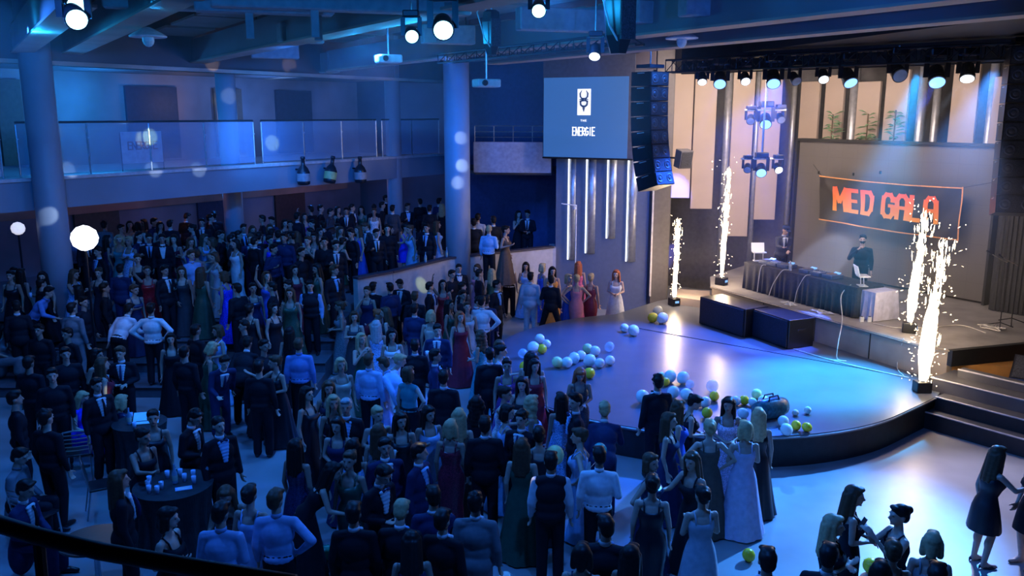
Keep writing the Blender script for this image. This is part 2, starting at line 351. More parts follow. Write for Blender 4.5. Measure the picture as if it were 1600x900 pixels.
a = G(1490, 574, .86); struct('floor_6', MB().prism([(a.x, a.y+.1), (a.x+5.5, a.y-.9), (a.x+5.5, a.y+1.8), (a.x+.1, a.y+1.0)], .6, .90), M_orange)
# the steps' treads are pale and scuffed
b = G(1440, 642, .33); nrm = Vector((-d0.y, d0.x, 0)); e = b+d0*5
struct('trim_29', MB().prism([(b.x, b.y), (e.x, e.y), (e.x+nrm.x*.5, e.y+nrm.y*.5), (b.x+nrm.x*.5, b.y+nrm.y*.5)], .33, .336), M_step)
b = G(1462, 620, .6); e = b+d0*5
struct('trim_30', MB().prism([(b.x, b.y), (e.x, e.y), (e.x+nrm.x*.9, e.y+nrm.y*.9), (b.x+nrm.x*.9, b.y+nrm.y*.9)], .6, .606), M_step)
# ------------------------------------------------------------------ ceiling: beams and hanging baffles along the stage's own axes
e1 = Vector((-.543, .84, 0)).normalized(); e2 = Vector((.84, .543, 0)); ez = math.atan2(e1.y, e1.x)
n = 35
for k, (px, py, z, L0, L1) in enumerate([(590, 40, 7.4, -8, 12), (470, 118, 7.3, -3, 7), (860, 72, 7.35, -9, 12), (1180, 62, 7.3, -8, 9), (200, 40, 7.45, -6, 9), (1450, 30, 7.4, -6, 10), (60, 60, 7.4, -6, 6)]):
    p = G(px, py, z); a = p+e1*L0; b = p+e1*L1
    struct('trim_%d' % n, MB().bar((a.x, a.y, z+.30), (b.x, b.y, z+.30), .34, .60), M_baf); n += 1
    struct('trim_%d' % n, MB().bar((a.x, a.y, z+.0), (b.x, b.y, z+.0), .46, .04), M_bafw); n += 1
# hanging baffle boxes between beams
bafs = [(910, 42, 7.5, 2.4, 'long blue-lit baffle box right of the dark hanging speaker bracket'), (1020, 30, 7.6, .9, 'square blue-lit baffle box between two longer ones'),
        (1087, 24, 7.6, .5, 'narrow upright blue-lit baffle box near the top middle'), (1160, 20, 7.6, 2.2, 'widest blue-lit baffle box left of the black stage ceiling'),
        (540, 16, 7.35, 3.4, 'long bright cyan baffle at the top left of centre'), (415, 18, 7.35, 1.8, 'bright cyan baffle box cut by the top edge, left of the long one'),
        (300, 8, 7.7, 2.6, 'dim blue baffle box nearest the left ceiling lamp'), (700, 62, 7.5, 1.1, 'blue-lit baffle box just behind the brightest ceiling lamp'),
        (470, 60, 7.5, .9, 'small pale blue baffle block over the second column'), (430, 86, 7.5, 1.2, 'dark baffle box over the upper gallery')]
for px, py, z, L, lb in bafs:
    p = G(px, py, z)
    th = {3.4: .24, 1.8: .26}.get(L, .38)
    o = MB().box((0, 0, 0), (L, .30, th), 0).build('ceiling_baffle', mat('baffle_felt', (.34, .33, .34), .8), loc=(p.x, p.y, z+.1), label=lb, cat='ceiling baffle', group='baffle boxes hanging from the ceiling')
    o.rotation_euler = (0, 0, ez+(PI/2 if L < 1 else PI*.42)); bevel(o, .02, 1)
    if L in (3.4, 1.8):
        for u_ in (-.38, .12): MB().box((L*u_, 0, -.28), (.10, .10, .36)).build('drop_leg', mat('baffle_felt'), o)
    MB().tube([(-L*.35, 0, .1), (-L*.35, 0, .9)], .012, 6).build('hanger_rod', M_black, o); MB().tube([(L*.35, 0, .25), (L*.35, 0, .9)], .012, 6).build('hanger_rod', M_black, o)
# flat slabs of pale acoustic panel seen from below
rnd = random.Random(3); k = 0
words = {}
for i in range(-3, 5):
    for j in range(-5, 5):
        p = Vector((1.0, 15.5, 0))+e1*(j*2.7+rnd.uniform(-.3, .3))+e2*(i*2.05)
        d = p-CAMP; 
        if p.y < 8 or p.y > 25 or abs(p.x) > 13 or (p.x > 5.5 and p.y > 17): continue
        k += 1
        struct('trim_%d' % (60+k), MB().bar(p+e1*(-1.15)+Vector((0, 0, 8.05)), p+e1*1.15+Vector((0, 0, 8.05)), 1.15, .05), M_bafw)
# black roof block over the stage
struct('ceiling_2', MB().prism([(8.3, 13.0), (16.8, 15.5), (16.8, 25), (7.4, 28.4), (4.7, 25.4)], 7.5, 8.7), M_black)

va, vb = G(1040, 104, 7.2)+Vector((.5, .35, 0)), G(1600, 80, 7.2)+Vector((.5, .35, 0))
struct('trim_170', MB().bar((va.x, va.y, 7.85), (vb.x, vb.y, 7.85), .10, 1.66), M_black)
# ================================================================== THE ROOM'S THINGS
# ---- projection screen with its printed picture
sa, sb = PL(849, 88, (1.44, 26.3, 0), sd), PL(993, 88, (1.44, 26.3, 0), sd); zt = sa.z; zb = PL(846, 246, (1.44, 26.3, 0), sd).z
sc = empty('projection_screen', ((sa.x+sb.x)/2, (sa.y+sb.y)/2, zb), math.atan2(sd.y, sd.x), label='projection screen showing a horned goat emblem, hung beside the black line array', cat='projection screen')
SW = (sb-sa).length; SH = zt-zb
m, nt, b = nodes('screen_picture'); b.inputs['Base Color'].default_value = (.05, .08, .14, 1); b.inputs['Roughness'].default_value = .9
n1 = nt.nodes.new('ShaderNodeTexNoise'); n1.inputs['Scale'].default_value = .6
cr_ = nt.nodes.new('ShaderNodeMix'); cr_.data_type = 'RGBA'; cr_.inputs[6].default_value = (.035, .155, .50, 1); cr_.inputs[7].default_value = (.05, .20, .60, 1)
nt.links.new(n1.outputs[0], cr_.inputs[0]); nt.links.new(cr_.outputs[2], b.inputs['Emission Color']); b.inputs['Emission Strength'].default_value = .62
M_scr_grey = mat('screen_margin', (.10, .10, .13), .8)
MB().box((0, .02, SH/2), (SW, .03, SH)).build('screen_cloth', M_scr_grey, sc)
MB().box((-SW*.025, -.005, SH*.40), (SW*.93, .012, SH*.78)).build('projected_picture', m, sc, label='blue projected picture')
MB().tube([(-SW/2-.1, 0, SH+.06), (SW/2+.1, 0, SH+.06)], .07, 10).build('screen_housing', M_black, sc)
MB().tube([(-SW/2, 0, 0), (SW/2, 0, 0)], .025, 8).build('bottom_bar', M_black, sc)
M_logo = mat('logo_white', (.9, .9, .9), .5, emit=(1, 1, 1), es=.95, var=0); M_logod = mat('logo_dark', (.02, .04, .10), .6, emit=(.02, .05, .14), es=.6, var=0)
kx = SW/144.; kz = SH/158.
lx, lz = (915-920)*kx, (246-159)*kz
MB().box((lx, -.02, lz), (21*kx, .01, 40*kz)).build('emblem_card', M_logo, sc, label='white card behind the goat emblem')
g = MB()
pts = lambda L: [(lx+x*kx, -.032, lz+z*kz) for x, z in L]
for s in (-1, 1):
    g.tube(pts([(s*2, 5), (s*5.6, 8), (s*6, 13), (s*3.2, 18)]), [.016, .028, .026, .006], 6)
    g.tube(pts([(s*1.5, 3), (s*5.5, 1), (s*5, -4), (s*1.5, -7)]), [.03, .035, .03, .03], 6)
    g.tube(pts([(s*3, 5), (s*7.4, 3.5)]), [.025, .006], 6)
g.tube(pts([(0, 6), (0, 1)]), [.05, .05], 6); g.tube(pts([(0, -5), (0, -10), (0, -15)]), [.035, .04, .006], 6); g.tube(pts([(-4, 5), (4, 5)]), .03, 6)
g.build('goat_emblem', M_logod, sc, label='dark horned goat head emblem')
# lettering: short strokes, drawn the way the angular club lettering runs
L_ = {'T': [[(0, 9), (5, 9)], [(2.5, 9), (2.5, 0)]], 'H': [[(0, 0), (0, 9)], [(5, 0), (5, 9)], [(0, 4.5), (5, 4.5)]], 'E': [[(5, 9), (0, 9), (0, 0), (5, 0)], [(0, 4.8), (4, 4.8)]],
      'N': [[(0, 0), (0, 9), (5, 0), (5, 9)]], 'R': [[(0, 0), (0, 9), (5, 8), (4.5, 5), (0, 4.5), (5, 0)]], 'G': [[(5, 8), (2, 9), (0, 6), (0, 2), (2, 0), (5, 1.5), (5, 4.5), (3, 4.5)]],
      'I': [[(2.5, 0), (2.5, 9)]], 'J': [[(4, 9), (4, 2), (2, 0), (0, 2)]], 'K': [[(0, 0), (0, 9)], [(5, 9), (0, 4), (5, 0)]],
      'M': [[(0, 0), (0, 10), (3, 4), (6, 10), (6, 0)]], 'D': [[(0, 0), (0, 10), (3.5, 10), (5, 8), (5, 2), (3.5, 0), (0, 0)]], 'A': [[(0, 0), (0, 8.5), (1.5, 10), (3.5, 10), (5, 8.5), (5, 0)], [(0, 4.6), (5, 4.6)]],
      'L': [[(0, 10), (0, 0), (4.5, 0)]], 'g': [[(5, 7.6), (5, 8.6), (3.6, 10), (1.4, 10), (0, 8.6), (0, 1.4), (1.4, 0), (3.6, 0), (5, 1.4), (5, 5), (3, 5)]], 'e': [[(4.5, 10), (0, 10), (0, 0), (4.5, 0)], [(0, 5), (3.8, 5)]]}
def strokes(par, m_, txt, x0, z0, sx, sz, adv, th, y=-.02):
    for i, ch in enumerate(txt):
        if ch == ' ': continue
        mb = MB()
        for L in L_[ch]:
            for p, q in zip(L, L[1:]):
                a_ = Vector((x0+i*adv+p[0]*sx, y, z0+p[1]*sz)); b_ = Vector((x0+i*adv+q[0]*sx, y, z0+q[1]*sz)); dd = (b_-a_).normalized()*th*.4
                mb.bar(a_-dd, b_+dd, .012, th)
        mb.build('letter', m_, par)
strokes(sc, M_logo, 'ENERGIE', lx-17.5*kx, lz-51*kz, .75*kx, 1.35*kz, 5.2*kx, .030)
strokes(sc, M_logo, 'THE', lx-5*kx, lz-29.5*kz, .4*kx, .28*kz, 3.6*kx, .010)
# ---- line array left of the stage
def line_array(x, ytop, Y, nbox, bh, wd, label, curve=.055, dp=.62, yaw=0):
    p = D(x, ytop, Y); t = empty('line_array', p, yaw, label=label, cat='loudspeaker array')
    MB().box((0, 0, .12), (wd*.8, dp*.7, .08)).build('flying_frame', M_blackg, t)
    MB().tube([(0, 0, .1), (0, 0, 8.7-p.z)], .02, 6).build('hanging_chain', M_chrome, t)
    ang = 0; pos = Vector((0, 0, 0))
    for i in range(nbox):
        ang += curve*i/nbox; m_ = Matrix.Rotation(-ang, 4, 'X'); dn = m_ @ Vector((0, 0, -1))
        c = pos+dn*bh/2
        bx = MB().box(c, (wd, dp, bh*.95), m=m_).build('speaker_box', M_blackg, t)
        f = m_ @ Vector((0, -1, 0))
        gr = MB().box(c+f*(dp/2+.006), (wd*.92, .014, bh*.84), m=m_)
        gr.build('grille', mat('grille_mesh', (.035, .035, .04), .6, .1, var=.8, scale=60), bx)
        for s in (-1, 1):
            MB().lathe([(.11, 0), (.09, .01), (.05, .002), (.04, .015), (.002, .02)], c+f*(dp/2+.012)+Vector((s*wd*.27, 0, 0)), 16, (f.to_track_quat('Z', 'Y').to_matrix().to_4x4())).build('speaker_cone', mat('cone_grey', (.06, .06, .07), .5, .1), bx)
        side = m_ @ Vector((-1, 0, 0))
        MB().box(c+side*(wd/2+.006)+m_ @ Vector((0, 0, bh*.38)), (.012, dp*.35, .02), m=m_).build('handle', M_chrome, bx)
        pos = pos+dn*bh
    return t
line_array(1016, 112, 20.8, 8, .345, .62, 'tall black line array hanging between the projection screen and the stage', curve=.09, yaw=R(38))
line_array(1608, 72, 17.0, 9, .36, .70, 'black line array hanging at the right edge of the stage', curve=.05, yaw=R(-20))
# ---- LED wall behind the DJs
la, lb = Vector((8.75, 26.32, 0)), Vector((11.99, 21.19, 0)); ld = (lb-la).normalized(); ln = Vector((ld.y, -ld.x, 0))   # ln faces the hall
if ln.dot(CAMP-la) < 0: ln = -ln
zt = G(1237, 220, 1).z
topz = PL(1237, 219, la, ld).z; botz = Z1+.02
lw = empty('led_wall', ((la.x+lb.x)/2, (la.y+lb.y)/2, Z1), math.atan2(ld.y, ld.x), label='large dark grey video wall standing behind the two DJs', cat='video wall')
LW = (lb-la).length
sgn = -1 if (Matrix.Rotation(math.atan2(ld.y, ld.x), 3, 'Z') @ Vector((0, -1, 0))).dot(ln) > 0 else 1
m, nt, b = nodes('led_panel'); b.inputs['Roughness'].default_value = .45
bt = nt.nodes.new('ShaderNodeTexBrick'); bt.inputs['Scale'].default_value = 1; bt.offset = 0; bt.inputs['Brick Width'].default_value = .5; bt.inputs['Row Height'].default_value = .5
bt.inputs['Mortar Size'].default_value = .004; bt.inputs['Color1'].default_value = (.135, .118, .11, 1); bt.inputs['Color2'].default_value = (.14, .123, .115, 1); bt.inputs['Mortar'].default_value = (.11, .095, .09, 1)
tc = nt.nodes.new('ShaderNodeTexCoord'); mp = nt.nodes.new('ShaderNodeMapping'); mp.inputs['Rotation'].default_value = (PI/2, 0, 0)
nt.links.new(tc.outputs['Object'], mp.inputs[0]); nt.links.new(mp.outputs[0], bt.inputs[0]); nt.links.new(bt.outputs[0], b.inputs['Base Color'])
MB().box((0, sgn*-.08, (topz-Z1)/2+.03), (LW, .14, topz-Z1-.06)).build('panel_face', m, lw)
MB().box((0, .02, topz-Z1+.03), (LW+.06, .3, .07)).build('top_frame', M_black, lw)
for s in (-1, 1): MB().box((s*(LW/2+.03), .02, (topz-Z1)/2), (.06, .3, topz-Z1)).build('side_frame', M_black, lw)
# ---- banner hung askew on it
ba, bb, bc, bd = [PL(x, y, la+ln*.35, ld) for x, y in [(1283, 274), (1505, 293), (1497, 376), (1281, 343)]]
bn = empty('banner', (ba+bb+bc+bd)/4, math.atan2(ld.y, ld.x), label='black cloth banner with orange lettering hung askew on the video wall', cat='banner')
iv = (Matrix.Translation((ba+bb+bc+bd)/4) @ Matrix.Rotation(math.atan2(ld.y, ld.x), 4, 'Z')).inverted()
q = [iv @ p for p in (ba, bb, bc, bd)]
def bp(u, v, off=0):
    p = q[0]*(1-u)*(1-v)+q[1]*u*(1-v)+q[2]*u*v+q[3]*(1-u)*v
    wv = .05*math.sin(u*9+v*3)*(1-u)*.8+.045*math.exp(-((u-v*.35)/.05)**2)*(1-v)+.02*math.sin(u*22+v*7)
    sag = .05*math.sin(PI*u)
    return p+Vector((0, sgn_b*(off+wv), -sag*(1 if v < .5 else .6)))
sgn_b = 1 if (Matrix.Rotation(math.atan2(ld.y, ld.x), 3, 'Z') @ Vector((0, 1, 0))).dot(ln) > 0 else -1
mb = MB(); NU, NV = 48, 14; vs = []; fs = []
for side in (0, .008):
    for j in range(NV+1):
        for i in range(NU+1): vs.append(bp(i/NU, j/NV, side))
o_ = (NU+1)*(NV+1)
for j in range(NV):
    for i in range(NU):
        a_ = j*(NU+1)+i; fs.append((a_, a_+1, a_+NU+2, a_+NU+1)); fs.append((o_+a_, o_+a_+NU+1, o_+a_+NU+2, o_+a_+1))
mb._add(vs, fs); mb.build('banner_cloth', mat('banner_black', (.035, .03, .032), .40, var=.25, scale=1.5), bn, smooth=True)
m, nt, b = nodes('banner_orange'); b.inputs['Roughness'].default_value = .5
gr = nt.nodes.new('ShaderNodeValToRGB'); gr.color_ramp.elements[0].color = (1, .42, .04, 1); gr.color_ramp.elements[1].color = (1, .10, .05, 1)
tc = nt.nodes.new('ShaderNodeTexCoord'); sp = nt.nodes.new('ShaderNodeSeparateXYZ'); nt.links.new(tc.outputs['Object'], sp.inputs[0])
mr = nt.nodes.new('ShaderNodeMapRange'); mr.inputs[1].default_value = -.5; mr.inputs[2].default_value = .4; nt.links.new(sp.outputs[2], mr.inputs[0]); nt.links.new(mr.outputs[0], gr.inputs[0]); nt.links.new(gr.outputs[0], b.inputs['Base Color'])
M_or = m
def ribbon(mb, u0, v0, u1, v1, th, off=.02, k=6):
    du, dv = u1-u0, v1-v0; asp = 2.75; L = math.hypot(du*asp, dv) or 1; nu, nv = -dv/L/asp*th, du*asp/L*th
    eu, ev = du/L*th*.9/asp*.5, dv/L*th*.9*.5; u0 -= eu; v0 -= ev; u1 += eu; v1 += ev; du, dv = u1-u0, v1-v0
    for i in range(k):
        t0, t1 = i/k, (i+1)/k
        c4 = [(u0+du*t0-nu/2, v0+dv*t0-nv/2), (u0+du*t1-nu/2, v0+dv*t1-nv/2), (u0+du*t1+nu/2, v0+dv*t1+nv/2), (u0+du*t0+nu/2, v0+dv*t0+nv/2)]
        f_ = [bp(*c, off) for c in c4]; bk = [bp(*c, off+.006) for c in c4]
        mb._add(f_+bk, [(0,1,2,3),(4,7,6,5),(0,4,5,1),(1,5,6,2),(2,6,7,3),(3,7,4,0)])
uu = .125
for ch in 'MED gALA':
    wd = {'M': 6, ' ': 2.2}.get(ch, 5)
    if ch != ' ':
        mb = MB()
        for L in L_['e' if ch == 'E' else ch]:
            for p, q2 in zip(L, L[1:]): ribbon(mb, uu+p[0]*.0135, .70-p[1]*.046, uu+q2[0]*.0135, .70-q2[1]*.046, .085)
        mb.build('letter', M_or, bn)
    uu += (wd+2.2)*.0135
mb = MB()
for a_, b_ in [((0, .012), (1, .012)), ((1, .0), (1, 1)), ((1, .988), (0, .988))]: ribbon(mb, *a_, *b_, .022, k=24)
mb.build('banner_border', mat('border_orange', (.85, .35, .12), .5), bn)
for a_, b_ in ((q[1], Vector((.9, 0, .22))), (q[0], Vector((-.3, 0, .3)))): MB().tube([a_, a_+b_], .008, 5).build('tie_rope', M_black, bn)
# ---- wooden panels and metal columns along the back of the stage
def bwall(x, y, off):
    if x < 1250: return PL(x, y, (4.9, 27.6+off*.3, 0), Vector((4.3, -.4, 0)).normalized())
    return PL(x, y, la-ln*off, ld)
M_met = mat('round_column_metal', (.42, .41, .42), .35, .5)
def panel(xl, xr, yt, yb, off, label, group='pale wooden acoustic panels behind the stage'):
    a_, b_ = bwall(xl, yt, off), bwall(xr, yt, off); z1_ = min(a_.z, 7.45); z0_ = bwall(xl, yb, off).z; wd = (b_-a_).length; c = (a_+b_)/2
    o = MB().box((0, 0, (z1_-z0_)/2), (wd, .10, z1_-z0_)).build('wooden_panel', M_wood, loc=(c.x, c.y, z0_), label=label, cat='wooden panel', group=group)
    o.rotation_euler = (0, 0, math.atan2(ld.y, ld.x) if xl > 1250 else -.09); bevel(o, .01, 1)
    MB().box((0, .10, (z1_-z0_)/2), (.12, .10, z1_-z0_-.1)).build('mounting_rail', M_black, o)
for xl, xr, yt, yb, off, lb_ in [
        (1050, 1085, 112, 309, -.6, 'pale wooden panel nearest the line array'), (1087, 1122, 112, 326, -.3, 'pale wooden panel second from the line array, its lower end a little deeper'),
        (1147, 1181, 112, 369, .1, 'pale wooden panel reaching lowest of all, left of the first DJ'), (1190, 1224, 112, 343, .3, 'pale wooden panel just left of the video wall'),
        (1254, 1283, 128, 225, .85, 'pale wooden panel above the left corner of the video wall'), (1293, 1322, 118, 225, .85, 'pale wooden panel behind the off moving head over the first letters'),
        (1343, 1378, 128, 225, .85, 'pale wooden panel above the middle of the banner'), (1388, 1424, 110, 225, .85, 'pale wooden panel left of the broad blue beam'),
        (1494, 1535, 95, 225, .85, 'pale wooden panel right of the white beam'), (1553, 1582, 120, 228, .85, 'last pale wooden panel at the right edge of the stage')]:
    panel(xl, xr, yt, yb, off, lb_)
for k, (x, yt, yb, wpx, off) in enumerate([(1136, 112, 400, 12, .7), (1182, 112, 420, 8, .8), (1238, 112, 400, 8, 1.1), (1331, 112, 225, 14, .9), (1290, 112, 225, 5, .9), (1385, 112, 225, 6, .9), (1437, 100, 225, 14, .9), (1460, 100, 225, 12, .9), (1546, 95, 225, 14, .9)]):
    p = bwall(x, 200, off); dpt = p.y*math.cos(TH)
    r_ = wpx/2*dpt/1335
    o = MB().lathe([(r_, Z1), (r_, 8.6)], (p.x, p.y, 0), 24).build('trim_%d' % (130+k), M_met, smooth=True, kind='structure')
# plants behind the panels, seen above the video wall
for x, y, lb_ in [(1300, 200, 'leafy plant above the video wall, leftmost, by the second wooden panel'), (1355, 200, 'leafy plant above the video wall behind the middle panel'), (1398, 195, 'leafy plant above the video wall nearest the blue beam')]:
    p = bwall(x, y, .45); rr = random.Random(int(x)); mb = MB()
    for i in range(34):
        a_ = rr.uniform(0, 2*PI); L = rr.uniform(.15, .42); z_ = rr.uniform(-.45, .4); c0 = Vector((0, 0, z_)); d_ = Vector((math.cos(a_), math.sin(a_), rr.uniform(-.3, .4)))
        e_ = c0+d_*L; sdv = d_.cross(Vector((0, 0, 1))).normalized()*.055; mid = (c0*.4+e_*.6)+Vector((0, 0, .03))
        mb._add([c0, mid+sdv, e_, mid-sdv, mid+Vector((0, 0, .015))], [(0, 1, 4), (1, 2, 4), (2, 3, 4), (3, 0, 4), (0, 3, 2, 1)])
    t = mb.build('potted_plant', mat('leaf_pale', (.22, .38, .20), .5, var=.3), loc=(p.x, p.y, 4.35), label=lb_, cat='plant', group='plants behind the panels')
    t.location.z = p.z
    MB().tube([(0, 0, -.9), (0, 0, .4)], .02, 6).build('stem', mat('stem_brown', (.1, .06, .03)), t)
    MB().lathe([(.14, -1.25), (.19, -.85), (.17, -.85), (.02, -.87)], (0, 0, 0), 16).build('pot', M_grey, t)
    MB().box((0, 0, -1.30), (.8, .5, .08)).build('shelf', M_black, t)
# ---- trusses
def truss(a, b, h=.30, wd=.30, n=10, m=None):
    mb = MB(); a = Vector(a); b = Vector(b); dd = (b-a).normalized(); s_ = dd.cross(Vector((0, 0, 1))).normalized()*wd/2; u_ = Vector((0, 0, h/2))
    c4 = [s_+u_, -s_+u_, -s_-u_, s_-u_]
    for c in c4: mb.tube([a+c, b+c], .025, 6)
    for i in range(n):
        p, q_ = a+(b-a)*i/n, a+(b-a)*(i+1)/n
        for k in range(4): mb.tube([p+c4[k], q_+c4[(k+1) % 4]], .012, 5)
        for k in range(4): mb.tube([p+c4[k], p+c4[(k+1) % 4]], .012, 5)
    return mb
ta, tb = G(1045, 104, 7.2), G(1590, 80, 7.2)
truss(ta, tb, n=26).build('lighting_truss', M_blackg, label='black lighting truss over the front of the stage carrying the moving heads', cat='truss')
ta2, tb2 = G(930, 66, 7.55), G(1045, 104, 7.35)
truss(G(690, 92, 7.3), G(1000, 60, 7.3), n=16, h=.2, wd=.2).build('lighting_truss', M_blackg, label='thin black truss crossing above the projection screen', cat='truss')
truss(G(1240, 90, 7.35), G(1470, 96, 7.35), n=12, h=.22, wd=.22).build('lighting_truss', M_blackg, label='short black cross truss slanting behind the main stage truss', cat='truss')
for o_, a_, b_, top in [('x', ta, tb, 7.52)]:
    pass
# ---- moving heads
def moving_head(x, y, z, lens, aim, label, hz, sc_=1.0, group='moving head lamps over the stage'):
    if z is None: p = PL(x, y, ta, (tb-ta).normalized()); z = p.z
    elif z < 0: p = D(x, y, -z); z = p.z
    else: p = G(x, y, z)
    t = empty('moving_head', (p.x, p.y, z), 0, label=label, cat='stage light', group=group)
    t.scale = (sc_,)*3
    b_ = MB().box((0, 0, .36), (.30, .22, .12)).build('base', M_blackg, t); bevel(b_, .02)
    MB().tube([(0, 0, .40), (0, 0, max(.45, (hz if hz != .6 else 1.9)))], .018, 6).build('clamp', M_chrome, t)
    tv = Vector(aim)-Vector((p.x, p.y, z)); q_ = tv.to_track_quat('Z', 'Y').to_matrix().to_4x4()
    yk = MB(); yz = math.atan2(tv.y, tv.x)+PI/2
    for s in (-1, 1):
        ox = Vector((math.cos(yz), math.sin(yz), 0))*s*.155; yk.bar(ox+Vector((0, 0, -.03)), ox+Vector((0, 0, .30)), .03, .08)
    ox = Vector((math.cos(yz), math.sin(yz), 0))*.17; yk.bar(ox+Vector((0, 0, .30)), -ox+Vector((0, 0, .30)), .08, .03)
    yk.build('yoke', M_blackg, t)
    h_ = MB().lathe([(.06, -.17), (.11, -.14), (.125, -.02), (.125, .08), (.135, .10), (.135, .16), (.12, .16)], (0, 0, 0), 24, q_).build('lamp_head', M_blackg, t, smooth=False)
    if lens: MB().lathe([(.001, .150), (.10, .158), (.118, .168), (.10, .178), (.001, .185)], (0, 0, 0), 20, q_).build('lens', lens, h_)
    else: MB().lathe([(.001, .150), (.10, .158), (.118, .165), (.10, .17), (.001, .175)], (0, 0, 0), 20, q_).build('lens', M_glass, h_)
    return t
B, W_, CYN = M_lens_b, M_lens_w, M_lens_c
hall = (3, 9, 0)
for x, y, z, L, aim, lb_, hz, s in [
        (1097, 122, None, W_, (4, 16, .6), 'moving head with a small white spot, first on the stage truss from the line array', .4, .9),
        (1125, 124, None, B, (3.5, 14, .6), 'lit blue moving head, first blue one on the stage truss from the line array', .4, 1.2),
        (1164, 122, None, W_, (5, 13, .6), 'moving head with a small white spot hanging between the first two blue ones', .4, .9),
        (1208, 122, None, B, (5, 14, .6), 'lit blue moving head, second blue one along the stage truss', .4, 1.25),
        (1241, 122, None, None, (8, 14, 2), 'unlit moving head hanging above the left corner of the video wall', .4, .9),
        (1286, 118, None, W_, (6, 12, 0), 'moving head with a small white spot above the first letters of the banner', .4, .9),
        (1325, 120, None, B, (8.5, 13, 0), 'lit blue moving head, third blue one along the stage truss', .4, 1.2),
        (1402, 112, None, None, (8, 10, 2), 'large unlit moving head right of the third blue one', .4, 1.2),
        (1463, 118, None, B, (7, 11.5, 0), 'lit blue moving head throwing the broad blue beam', .4, 1.3),
        (1512, 112, None, W_, (7.5, 14, 1), 'moving head throwing the narrow white beam at the far right', .4, 1.1),
        (1173, 186, -22.5, None, (4, 15, 2), 'unlit moving head left in the upper cluster of three', .35, .8),
        (1196, 188, -22.5, B, (5, 15, .6), 'lit blue moving head in the middle of the upper cluster of three', 1.5, 1.15),
        (1219, 184, -22.5, None, (7, 15, 2), 'unlit moving head right in the upper cluster of three', .35, .8),
        (1168, 262, -22.3, None, (4, 15, 1), 'unlit moving head left in the lower cluster of three', .35, .75),
        (1189, 265, -22.3, B, (5, 15, .6), 'lit blue moving head in the middle of the lower cluster of three', 1.5, 1.05),
        (1215, 262, -22.3, W_, (7, 15, 1), 'moving head with a tiny white spot right in the lower cluster of three', .35, .8)]:
    moving_head(x, y, z, L, aim, lb_, hz, s)
for (x0, x1, y, z, lb_) in [(1164, 1228, 172, 22.5, 'short black pipe carrying the upper cluster of moving heads'), (1158, 1224, 248, 22.3, 'short black pipe carrying the lower cluster of moving heads')]:
    a_, b_ = D(x0, y, z), D(x1, y, z); MB().tube([a_, b_], .028, 8).tube([(a_+b_)/2, ((a_+b_)/2).xy.to_3d()+Vector((0, 0, 7.5))], .02, 8).build('lighting_pipe', M_chrome, label=lb_, cat='pipe')
for x, y, z, L, lb_, s in [(692, 40, 7.02, CYN, 'brightest cyan ceiling lamp, over the thick column beside the screen wall', .95), (643, 53, 7.02, CYN, 'smaller cyan ceiling lamp just left of the brightest one', .7), (842, 12, 7.2, CYN, 'cyan ceiling lamp at the top edge over the projection screen', .65),
        (116, 24, 7.1, CYN, 'bright cyan ceiling lamp above the leftmost column', .95), (116, 3, 7.3, CYN, 'cyan ceiling lamp cut by the top edge above the leftmost column', .85), (930, 80, 7.0, W_, 'small black spot with a white point hanging over the projection screen', .75)]:
    moving_head(x, y, z, L, (0, 3, 3.5) if L is CYN else (0, 8, 0), lb_, .6, s, 'lamps hanging from the hall ceiling')
# hanging brackets and small ceiling speakers
for x, y, z, s, lb_ in [(967, 28, 7.3, 1.2, 'big dark loudspeaker hanging from the ceiling at the top middle'), (768, 52, 7.35, .9, 'dark loudspeaker with loose cable hanging right of the brightest lamp')]:
    p = G(x, y, z); t = empty('hanging_speaker', p, .5, label=lb_, cat='loudspeaker'); t.scale = (s,)*3
    o = MB().lathe([(.10, -.40), (.17, -.2), (.2, .2), (.17, .38), (.1, .42)], (0, 0, 0), 6).build('cabinet', M_blackg, t)
    MB().box((0, -.18, 0), (.2, .03, .5)).build('grille', mat('grille_mesh'), t); MB().tube([(0, 0, .4), (0, 0, 1.3)], .02, 6).build('bracket', M_chrome, t)
    MB().tube([(-.1, -.1, .8), (-.35, -.1, .35), (-.2, -.1, -.1), (-.05, -.1, -.3)], .012, 5).build('cable', M_cable, t)
for x, y, z, lb_ in [(232, 66, 7.2, 'small white dome sensor hanging under the left ceiling'), (1065, 68, 7.3, 'pale upturned lamp shade at the front corner of the stage roof'), (607, 92, 7.1, 'small white projector hanging over the second gallery column'), (760, 130, 6.6, 'white ceiling projector on a bracket right of the thick column')]:
    p = G(x, y, z)
    if 'projector' in lb_:
        t = empty('projector', p, .4, label=lb_, cat='projector'); o = MB().box((0, 0, 0), (.5, .36, .16)).build('body', M_white, t); bevel(o, .03)
        MB().lathe([(.05, 0), (.06, .05), (.04, .06)], (-.12, -.2, 0), 14, Matrix.Rotation(PI/2, 4, 'X')).build('lens', M_blackg, t); MB().tube([(0, 0, .08), (0, 0, 8.75-z)], .02, 6).build('bracket', M_chrome, t)
    else:
        t = empty('dome_lamp', p, 0, label=lb_, cat='lamp'); MB().lathe([(.30, .08), (.31, .10), (.22, .16), (.1, .22), (.03, .25)], (0, 0, 0), 20).build('shade', M_white, t)
        MB().ell((0, 0, .04), (.10, .10, .12)).build('bulb', M_white, t); MB().tube([(0, 0, .2), (0, 0, 1.2)], .012, 6).build('cord', M_black, t)
